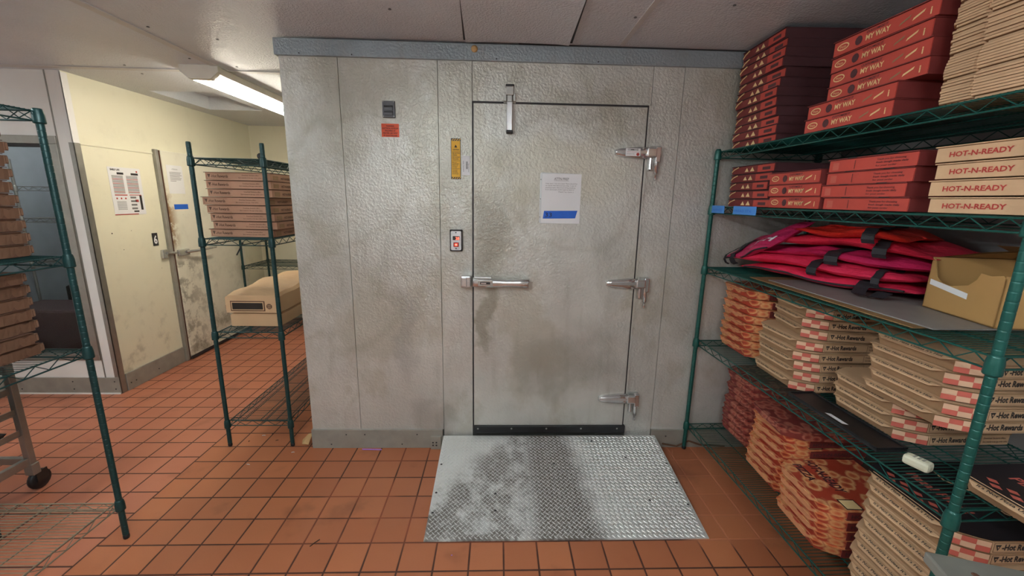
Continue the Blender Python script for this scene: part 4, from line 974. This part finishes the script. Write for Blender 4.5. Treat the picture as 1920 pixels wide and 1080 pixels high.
# long tan cartons on the left rack
def long_carton(z0, z1, x0, x1, ya, yb, upper):
    t = empty('long_carton', (0, 0, 0)); b = MB(); n = 14; vs = []; fs = []
    for i in range(n+1):
        f = i/n; y = ya+(yb-ya)*f
        bulge = (0.030*math.sin(f*PI)+0.008*math.sin(f*19)) if upper else 0.0
        sq = 0.004*math.sin(f*11)
        vs += [(x0+sq, y, z0), (x1+sq, y, z0), (x1+sq+0.004*math.sin(f*7), y, z1-0.012+bulge*0.5), (x1-0.016, y, z1+bulge*0.8), ((x0+x1)/2, y, z1+bulge*1.3+0.004*math.sin(f*25)), (x0+0.016, y, z1+bulge), (x0+sq, y, z1-0.012+bulge*0.6)]
    k = 7
    for i in range(n):
        for j in range(k): a, c = i*k+j, i*k+(j+1) % k; fs.append((a, a+k, c+k, c))
    b.add(vs, fs, M['tan'], False); b.add(vs[:k], [tuple(range(k))], M['tan']); b.add(vs[-k:], [tuple(range(k))[::-1]], M['tan']); b.build('carton_body', t)
    return t
def slot(t, y):
    b = MB(); x0, x1, z0, z1 = -1.705, -1.490, 0.893, 0.960
    b.box((x0, y-0.001, z0), (x1, y+0.001, z1), M['kraft_edge'], 0.0008); b.box((x0+0.006, y-0.0016, z0+0.006), (x1-0.006, y-0.001, z1-0.006), M['tan'])
    b.box((x0+0.012, y-0.002, z0+0.012), (x1-0.012, y-0.0015, z1-0.012), M['pan']); b.build('window_slot', t)
    b = MB(); b.lathe([(0.018, y-0.0016), (0.018, y-0.001)], M['brown_ink'], (-1.462, 0, 0.925), 12, 'y')
    for a in range(3): b.box((-1.473, y-0.0022, 0.914+a*0.009), (-1.451, y-0.0017, 0.917+a*0.009), M['tan'])
    b.build('printed_stamp', t)
tc = long_carton(L2+SZ, L2+0.092, -1.722, -1.415, 2.625, 3.62, False); tag(tc, 'low tan carton lying underneath another on the left rack', 'carton', 'long tan cartons')
tc = long_carton(L2+0.100, 0.995, -1.735, -1.405, 2.61, 3.60, True); tag(tc, 'long tan carton with dark slot window on top of another carton', 'carton', 'long tan cartons'); slot(tc, 2.609)
b = MB(); b.tube([(-1.748, 2.64, 0.90), (-1.748, 2.64, 0.925)], 0.008, M['kraft_edge'], 8); tag(b.build('round_knob', None), 'small brown knob at left side of the slotted tan carton', 'knob')
# red boxes and a white tub at the far end of the left rack
def small_red():
    b = MB(); b.box((-0.10, -0.10, 0), (0.10, 0.10, 0.045), M['red_shade'], 0.002); l = MB(); l.box((-0.103, -0.103, 0.045), (0.103, 0.103, 0.050), M['maroon']); return {'tray': b, 'lid': l}
for i, (x, y) in enumerate(((-1.60, 3.80), (-1.56, 3.82), (-1.53, 3.80), (-1.51, 3.81))):
    place('sred', small_red, 'food_carton', (x, y, L2+SZ+0.10+0.052*i), 0.05*i, 'small dark red carton, %s, behind long tan cartons' % ORD[i], 'carton', 'small red cartons behind the tan cartons')
b = MB(); b.box((-1.70, 3.69, L2+SZ), (-1.41, 3.93, L2+SZ+0.099), M['tan'], 0.004); tag(b.build('support_carton'), 'tan carton underneath the small dark red cartons', 'carton')
b = MB(); b.box((-2.60, 4.95, 0.25+SZ), (-2.05, 5.30, 0.55), M['white_paper'], 0.01); tag(b.build('white_tub'), 'white plastic tub on the far green shelving', 'tub')
b = MB(); b.lathe([(0.012, -0.012), (0.018, -0.010), (0.018, 0.010), (0.012, 0.012)], M['black'], (-1.41, 2.60, L4+SZ+0.018), 14, 'y'); tag(b.build('tape_roll'), 'small black roll on the top of the narrow left rack', 'tape roll')
b = MB(); b.add([(-1.64, 2.70, 1.322), (-1.63, 2.70, 1.322), (-1.675, 2.69, 1.24), (-1.682, 2.69, 1.243)], [(0, 1, 2, 3)], M['black']); b.add([(-1.64, 2.702, 1.322), (-1.63, 2.702, 1.322), (-1.675, 2.692, 1.24), (-1.682, 2.692, 1.243)], [(3, 2, 1, 0)], M['black'])
tag(b.build('zip_tie'), 'black cable tie hanging under the narrow rack middle shelf', 'cable tie')

# ================================================================== SHEET PAN RACK (far left)
t = empty('sheet_pan_rack', (-2.545, 2.09, 0), label='grey aluminium sheet pan rack on casters at far left', cat='rack')
for x, y in ((0, 0), (-0.50, 0), (-0.50, -0.62), (0, -0.62)):
    b = MB(); b.box((x-0.016, y-0.016, 0.155), (x+0.016, y+0.016, 0.90), M['alu'], 0.003); b.build('post', t)
    b = MB(); b.box((x-0.024, y-0.02, 0.10), (x+0.024, y+0.02, 0.165), M['alu'], 0.004)
    b.box((x-0.022, y-0.006, 0.05), (x-0.016, y+0.05, 0.11), M['pan']); b.box((x+0.016, y-0.006, 0.05), (x+0.022, y+0.05, 0.11), M['pan']); ca = b.build('caster', t)
    b = MB(); b.lathe([(0.030, -0.014), (0.052, -0.012), (0.056, 0), (0.052, 0.012), (0.030, 0.014)], M['black'], (x, y+0.02, 0.056), 18, 'x'); b.build('wheel', ca)
for x in (0, -0.50):
    b = MB(); b.box((x-0.012, -0.62, 0.16), (x+0.012, 0, 0.205), M['alu'], 0.003); b.build('side_rail', t)
    for i in range(5):
        z = 0.34+0.12*i; b = MB(); b.box((x-0.018+(-0.012 if x == 0 else 0.012), -0.62, z), (x+0.018+(-0.012 if x == 0 else 0.012), 0, z+0.004), M['alu']); b.box((x-0.003, -0.62, z), (x+0.003, 0, z+0.032), M['alu']); b.build('runner', t)
for y in (0, -0.62):
    b = MB(); b.box((-0.5, y-0.012, 0.16), (0, y+0.012, 0.20), M['alu'], 0.003); b.box((-0.5, y-0.012, 0.86), (0, y+0.012, 0.90), M['alu'], 0.003); b.build('cross_rail', t)
for i, z in enumerate((0.344, 0.464, 0.584, 0.704)):
    b = MB(); b.prism([(-0.455, -0.60), (-0.045, -0.60), (-0.045, -0.06), (-0.455, -0.06)], 0, 0.026, M['pan'], [(-0.472, -0.615), (-0.028, -0.615), (-0.028, -0.045), (-0.472, -0.045)])
    o = b.build('sheet_pan', None, (-2.545, 2.09, z+0.002)); tag(o, 'dark sheet pan, %s, in the rack at far left' % ORD[i], 'sheet pan', 'pans in the sheet pan rack')
# behind the window
b = MB(); b.box((-4.3, 3.55, 0.0), (-3.3, 3.95, 0.62), M['dark_room'], 0.02); tag(b.build('dark_crate'), 'dark red crate low behind the partition window', 'crate')
b = MB(); b.box((-4.25, 4.1, 0.5+SZ), (-3.35, 4.5, 0.72), M['pan'], 0.02); tag(b.build('grey_bin'), 'dark grey bin on shelving behind the partition window', 'bin')

# ================================================================== THIRD SHELF: bags, sheet, carton
g3 = S3+SZ
b = MB(); b.box((1.315, 1.21, g3), (1.60, 2.08, g3+0.004), M['carton_in'], 0.001); tag(b.build('cardboard_sheet'), 'thin brown cardboard sheet flat on the shelf beneath the red bags', 'cardboard')
b = MB(); b.box((1.350, 1.18, g3+0.0045), (1.86, 1.98, g3+0.009), M['grey_sheet'], 0.001); tag(b.build('grey_sheet'), 'grey flat sheet lying on the cardboard beneath the red bags', 'sheet')
def slab(b, mat, L, Wd, th, seed, wr=0.010, sag=0.0, fold=0.0, nu=56, nv=30, edge=0.5, shift=(0, 0)):
    """a soft flattened bag: length along local y, width along local x, wrinkled top and fronts"""
    vs = []; fs = []
    def P(u, v, top):
        x = (v-0.5)*Wd; y = (u-0.5)*L
        ru, rv = abs(2*u-1), abs(2*v-1)
        prof = max(0.0, (1-ru**3.5)*(1-rv**3.5))**edge
        s_ = seed*7.3
        w1 = mnoise.noise(Vector((x*7+s_, y*4+x*5, s_)))*wr*1.6+mnoise.noise(Vector((x*19+y*9, y*8+s_, s_*2)))*wr*0.8
        w1 += wr*0.9*(1-abs(mnoise.noise(Vector((x*5+y*3+s_, y*6-x*4, s_*3))))*4)*0.5
        z = th*0.5+(th*0.5*prof*(1 if top else -1))+(w1*prof if top else -w1*0.25*prof)
        z += 0.010*math.sin(u*9+seed)*rv
        z += -sag*max(0, (abs(u-0.5)*2-0.6))**1.5+fold*math.sin(u*PI)
        ex = 0.030*mnoise.noise(Vector((y*7+s_, 0.3, s_)))+0.010*mnoise.noise(Vector((y*19+s_, 0.3, s_)))
        ey = 0.014*mnoise.noise(Vector((x*9+s_, 4.1, s_)))
        return (x+ex*(1 if v < 0.5 else -1)+shift[0], y+ey+shift[1], z)
    for top in (True, False):
        base = len(vs)
        for i in range(nu+1):
            for j in range(nv+1): vs.append(P(i/nu, j/nv, top))
        for i in range(nu):
            for j in range(nv):
                a = base+i*(nv+1)+j; q = (a, a+nv+1, a+nv+2, a+1); fs.append(q[::-1] if top else q)
    b.add(vs, fs, mat, True); return P
def ribbon(b, pts, wvec, mat, th=0.002):
    wv = Vector(wvec); P = [Vector(p) for p in pts]; vs = []; fs = []
    for p in P:
        k = wv if wv.length else Vector((0, 0.02, 0)); vs += [p-k, p+k]
    for i in range(len(P)-1): a = 2*i; fs.append((a, a+1, a+3, a+2))
    b.add(vs, fs, mat, False)
    vs2 = []
    for i, p in enumerate(P):
        d = (P[min(i+1, len(P)-1)]-P[max(i-1, 0)]).normalized(); nn = d.cross(wv.normalized())*th
        vs2 += [p-wv-nn, p+wv-nn]
    b.add(vs2, [f[::-1] for f in fs], mat, False)
ANG = math.radians(20.5)
def bag(loc, ang, mat, L, Wd, th, seed, label, straps=(), pipe=False, **kw):
    t = empty('delivery_bag', loc, ang, label, 'bag', 'red delivery bags heaped on the middle shelf')
    b = MB(); P = slab(b, M[mat], L, Wd, th, seed, **kw); b.build('bag_body', t)
    # dark piping along the front edge
    if pipe:
        b = MB(); pts = []
        for i in range(33):
            p = P(0.04+0.92*i/32, 0.0, True); pts.append((p[0]-0.003, p[1], p[2]))
        b.tube(pts, 0.0045, M['webbing'], 6); b.build('piping', t)
    for (u, w_, loop) in straps:
        b = MB(); pts = []
        for j in range(12, -1, -1):
            p = P(u+0.012*math.sin(j), 0.62*j/12, True); pts.append((p[0], p[1], p[2]+0.006))
        p = pts[-1]
        if loop:
            pts += [(p[0]-0.014, p[1], p[2]-0.01), (p[0]-0.05, p[1]-0.01, p[2]-0.03), (p[0]-0.07, p[1]-0.035, p[2]-0.045), (p[0]-0.05, p[1]-0.075, p[2]-0.035), (p[0]-0.014, p[1]-0.085, p[2]-0.012)]
        else: pts += [(p[0]-0.012, p[1], p[2]-0.008), (p[0]-0.014, p[1], p[2]-0.03), (p[0]-0.004, p[1], p[2]-0.045)]
        pts = [(q[0], q[1], max(q[2], 0.002 if loop else -0.012)) for q in pts]
        ribbon(b, pts, (0, w_/2, 0), M['webbing']); b.build('strap', t)
    return t, P
BX, BY = 1.668, 1.925
bag((BX, BY, g3+0.020), ANG, 'bag_pink', 0.78, 0.44, 0.050, 1, 'crimson delivery bag at the very bottom of the bag heap', ((0.22, 0.05, True),), wr=0.008, pipe=True)
bag((BX-0.012, BY+0.010, g3+0.072), ANG-0.05, 'bag_pink', 0.80, 0.45, 0.050, 2, 'crimson delivery bag second from bottom, with two black straps', ((0.46, 0.045, False), (0.12, 0.03, False)), wr=0.012, sag=0.022)
bag((BX+0.010, BY-0.020, g3+0.126), ANG+0.04, 'bag_purple', 0.76, 0.43, 0.050, 3, 'magenta-red delivery bag third from bottom, black strap across its front', ((0.44, 0.055, False),), wr=0.014, sag=0.03)
bag((BX+0.030, BY-0.060, g3+0.182), ANG-0.04, 'bag_red', 0.74, 0.42, 0.048, 4, 'long red delivery bag just beneath the orange-red one', ((0.24, 0.05, False),), wr=0.014, sag=0.045, fold=0.010)
bag((1.620, 1.790, g3+0.240), ANG+0.02, 'bag_orange', 0.44, 0.34, 0.042, 5, 'orange-red delivery bag on top of the heap', ((0.25, 0.045, False),), wr=0.008, sag=0.03)
# the end bag, draped down toward the cooler wall, with lettering
t, P = bag((1.470, 2.200, g3+0.150), ANG*0.4, 'bag_purple', 0.42, 0.27, 0.052, 6, 'magenta delivery bag with white HOT lettering drooping at the left end', ((0.74, 0.045, False), (0.93, 0.018, False)), wr=0.010, pipe=True)
t.rotation_euler = (math.radians(-20), math.radians(-27), ANG*0.5)
b = MB(); b.text('HOT', 0.070, (-0.045, -0.165, 0), (0, 1, 0), (-1, 0, 0), M['white_ink'], width=0.17, bold=0.03)
b.v = [(x, y, P(min(max(y/0.42+0.5, 0), 1), min(max(x/0.27+0.5, 0), 1), True)[2]+0.003) for x, y, z in b.v]
b.build('lettering', t)

# torn open carton
t = empty('open_carton', (1.605, 1.462, g3+0.0105), math.radians(-12), 'tan carton with torn open front and white label near the post', 'carton')
Wc, Dc, Hc, T = 0.285, 0.26, 0.195, 0.004
b = MB()
fr = [(0, 0), (0, -Wc), (0, -Wc)]
# front wall (facing -x) with a torn bite: polygon in (y,z)
edge_ = [(0.0, 0.0), (-Wc, 0.0), (-Wc, Hc*0.80), (-Wc+0.012, Hc*0.84), (-Wc+0.05, Hc*0.80), (-Wc+0.085, Hc*0.82), (-Wc+0.095, Hc*0.70), (-Wc+0.12, Hc*0.58), (-0.10, Hc*0.50), (-0.06, Hc*0.52), (-0.035, Hc*0.60), (-0.02, Hc*0.80), (-0.012, Hc*0.92), (0.0, Hc*0.96)]
b.prism(edge_, 0, T, M['carton'], axis='x'); b.build('front_panel', t)
b = MB(); b.box((0, -T, 0), (Dc, 0, Hc*0.96), M['carton']); b.box((0, -Wc, 0), (Dc, -Wc+T, Hc*0.84), M['carton']); b.box((Dc-T, -Wc, 0), (Dc, 0, Hc*1.08), M['carton_in']); b.box((0, -Wc, 0), (Dc, 0, T), M['carton_in']); b.build('carton_body', t)
b = MB(); b.add([(0.02, 0, Hc*0.96), (Dc, 0, Hc*0.96), (Dc+0.01, 0.02-0.10, Hc*1.18), (0.10, -0.08, Hc*1.10)], [(0, 1, 2, 3)], M['carton_in']); b.add([(0.02, 0.003, Hc*0.96), (Dc, 0.003, Hc*0.96), (Dc+0.01, 0.023-0.10, Hc*1.18+0.003), (0.10, -0.077, Hc*1.10+0.003)], [(3, 2, 1, 0)], M['carton'])
b.add([(Dc-0.02, 0, Hc*1.08), (Dc-0.02, -Wc, Hc*1.08), (Dc-0.10, -Wc-0.02, Hc*1.28), (Dc-0.09, -0.02, Hc*1.22)], [(0, 1, 2, 3)], M['carton']); b.build('flap', t)
b = MB(); b.add([(-0.001, -0.012, 0.088), (-0.001, -0.172, 0.066), (-0.001, -0.172, 0.086), (-0.001, -0.012, 0.108)], [(0, 1, 2, 3)], M['white_paper']); b.build('label_strip', t)
# blue tapes on the shelf edge
def edge_tape(y0_, y1_, zc, txt, label):
    b = MB(); X = 1.254
    b.box((X-0.004, y0_, zc-0.022), (X-0.0025, y1_, zc+0.020), M['blue_tape2']); 
    b.text(txt, 0.018, (X-0.0045, y1_-0.012, zc-0.010), (0, -1, 0), (0, 0, 1), M['blue_tape'], width=(y1_-y0_)*0.75)
    o = b.build('blue_tape_label'); o.location = (0.0, 0, 0); tag(o, label, 'tape'); return o
edge_tape(2.29, 2.425, 1.590, 'WINGS', 'blue tape label wrapped on shelf edge closest to the cooler wall')
edge_tape(2.00, 2.20, 1.590, 'BREAD STX', 'longer blue tape label on shelf edge below the small red lettered cartons')

# tray and white remote on shelf 4
t = empty('black_tray', (1.335, 1.255, g4), math.radians(1.5), 'flat black tray with white label on second shelf', 'tray')
b = MB(); b.prism([(0, 0), (0.118, 0), (0.118, 0.44), (0, 0.44)], 0, 0.010, M['black'], [(0.004, 0.004), (0.114, 0.004), (0.114, 0.436), (0.004, 0.436)])
for a in (((0, 0), (0.118, 0.008)), ((0, 0.432), (0.118, 0.44)), ((0, 0), (0.007, 0.44)), ((0.111, 0), (0.118, 0.44))): b.box((a[0][0], a[0][1], 0.008), (a[1][0], a[1][1], 0.016), M['black'], 0.002)
b.build('tray_body', t)
b = MB(); b.add([(0.012, 0.16, 0.0165), (0.030, 0.150, 0.0165), (0.030, 0.235, 0.0165), (0.012, 0.245, 0.0165)], [(0, 1, 2, 3)], M['white_paper']); b.build('label_strip', t)
b = MB(); b.box((-0.020, -0.036, 0), (0.020, 0.036, 0.034), M['bone'], 0.010)
for i in range(3):
    for j in range(3): b.box((-0.010+i*0.007, -0.018+j*0.012, 0.0338), (-0.007+i*0.007, -0.011+j*0.012, 0.0346), M['grey_ink'])
o = b.build('white_gadget', None, (1.395, 1.17, g4+0.001)); o.rotation_euler = (0, 0, math.radians(20)); tag(o, 'small off-white plastic gadget on second shelf near front post', 'gadget')

# steel table corner at lower right
t = empty('steel_table', (0.925, 0.722, 0), math.radians(-18), 'grey steel table corner at the lower right edge', 'table')
b = MB(); b.box((0, -0.65, 0.875), (1.0, 0, 0.900), M['steel'], 0.004); b.lathe([(0.007, 0.9005), (0.005, 0.902)], M['kraft_edge'], (0.06, -0.045, 0), 8); b.build('table_top', t)
for x, y in ((0.04, -0.04), (0.96, -0.04), (0.04, -0.61), (0.96, -0.61)):
    b = MB(); b.tube([(x, y, 0.0), (x, y, 0.876)], 0.019, M['steel'], 12); b.build('leg', t)

# litter on the floor
b = MB(); b.tube([(-0.875, 2.452, 0.005), (-0.750, 2.448, 0.005)], 0.0042, M['straw'], 8); tag(b.build('drinking_straw'), 'short purple straw on the floor at the cooler base', 'straw')
b = MB(); b.add([(-1.285, 2.50, 0.012), (-1.235, 2.48, 0.022), (-1.225, 2.53, 0.075), (-1.26, 2.55, 0.06), (-1.30, 2.54, 0.02)], [(0, 1, 2, 3, 4)], M['leafy']); b.add([(-1.285, 2.503, 0.010), (-1.235, 2.483, 0.020), (-1.225, 2.533, 0.073), (-1.26, 2.553, 0.058), (-1.30, 2.543, 0.018)], [(4, 3, 2, 1, 0)], M['leafy'])
tag(b.build('paper_scrap'), 'tan paper scrap standing beside the cooler corner', 'scrap')
for i, (x, y, m, l, a) in enumerate(((-1.31, 2.425, 'white_paper', 0.018, 0.2), (-1.60, 2.62, 'white_paper', 0.022, 0.1), (-1.55, 2.64, 'crumb', 0.012, 1.0), (-1.48, 2.56, 'crumb', 0.016, 0.5), (-1.66, 2.55, 'crumb', 0.010, 1.4), (-1.52, 2.30, 'white_paper', 0.020, -0.2), (-0.86, 1.70, 'crumb', 0.05, 0.95), (-0.20, 1.62, 'straw', 0.004, 0))):
    b = MB(); dx, dy = math.cos(a)*l/2, math.sin(a)*l/2; b.tube([(x-dx, y-dy, 0.003), (x, y, 0.005), (x+dx, y+dy, 0.003)], 0.0022, M[m], 5)
    wh = ['by the right rack foot', 'behind left rack foot', 'between the rack feet', 'left of the right rack foot', 'near the left rack foot', 'in front of narrow rack', 'in open tiles, long and thin', 'below the tread plate'][i]
    tag(b.build('floor_crumb'), '%s crumb on the floor %s' % ({'white_paper': 'white', 'crumb': 'dark', 'straw': 'purple'}[m], wh), 'crumb', 'crumbs on the floor')
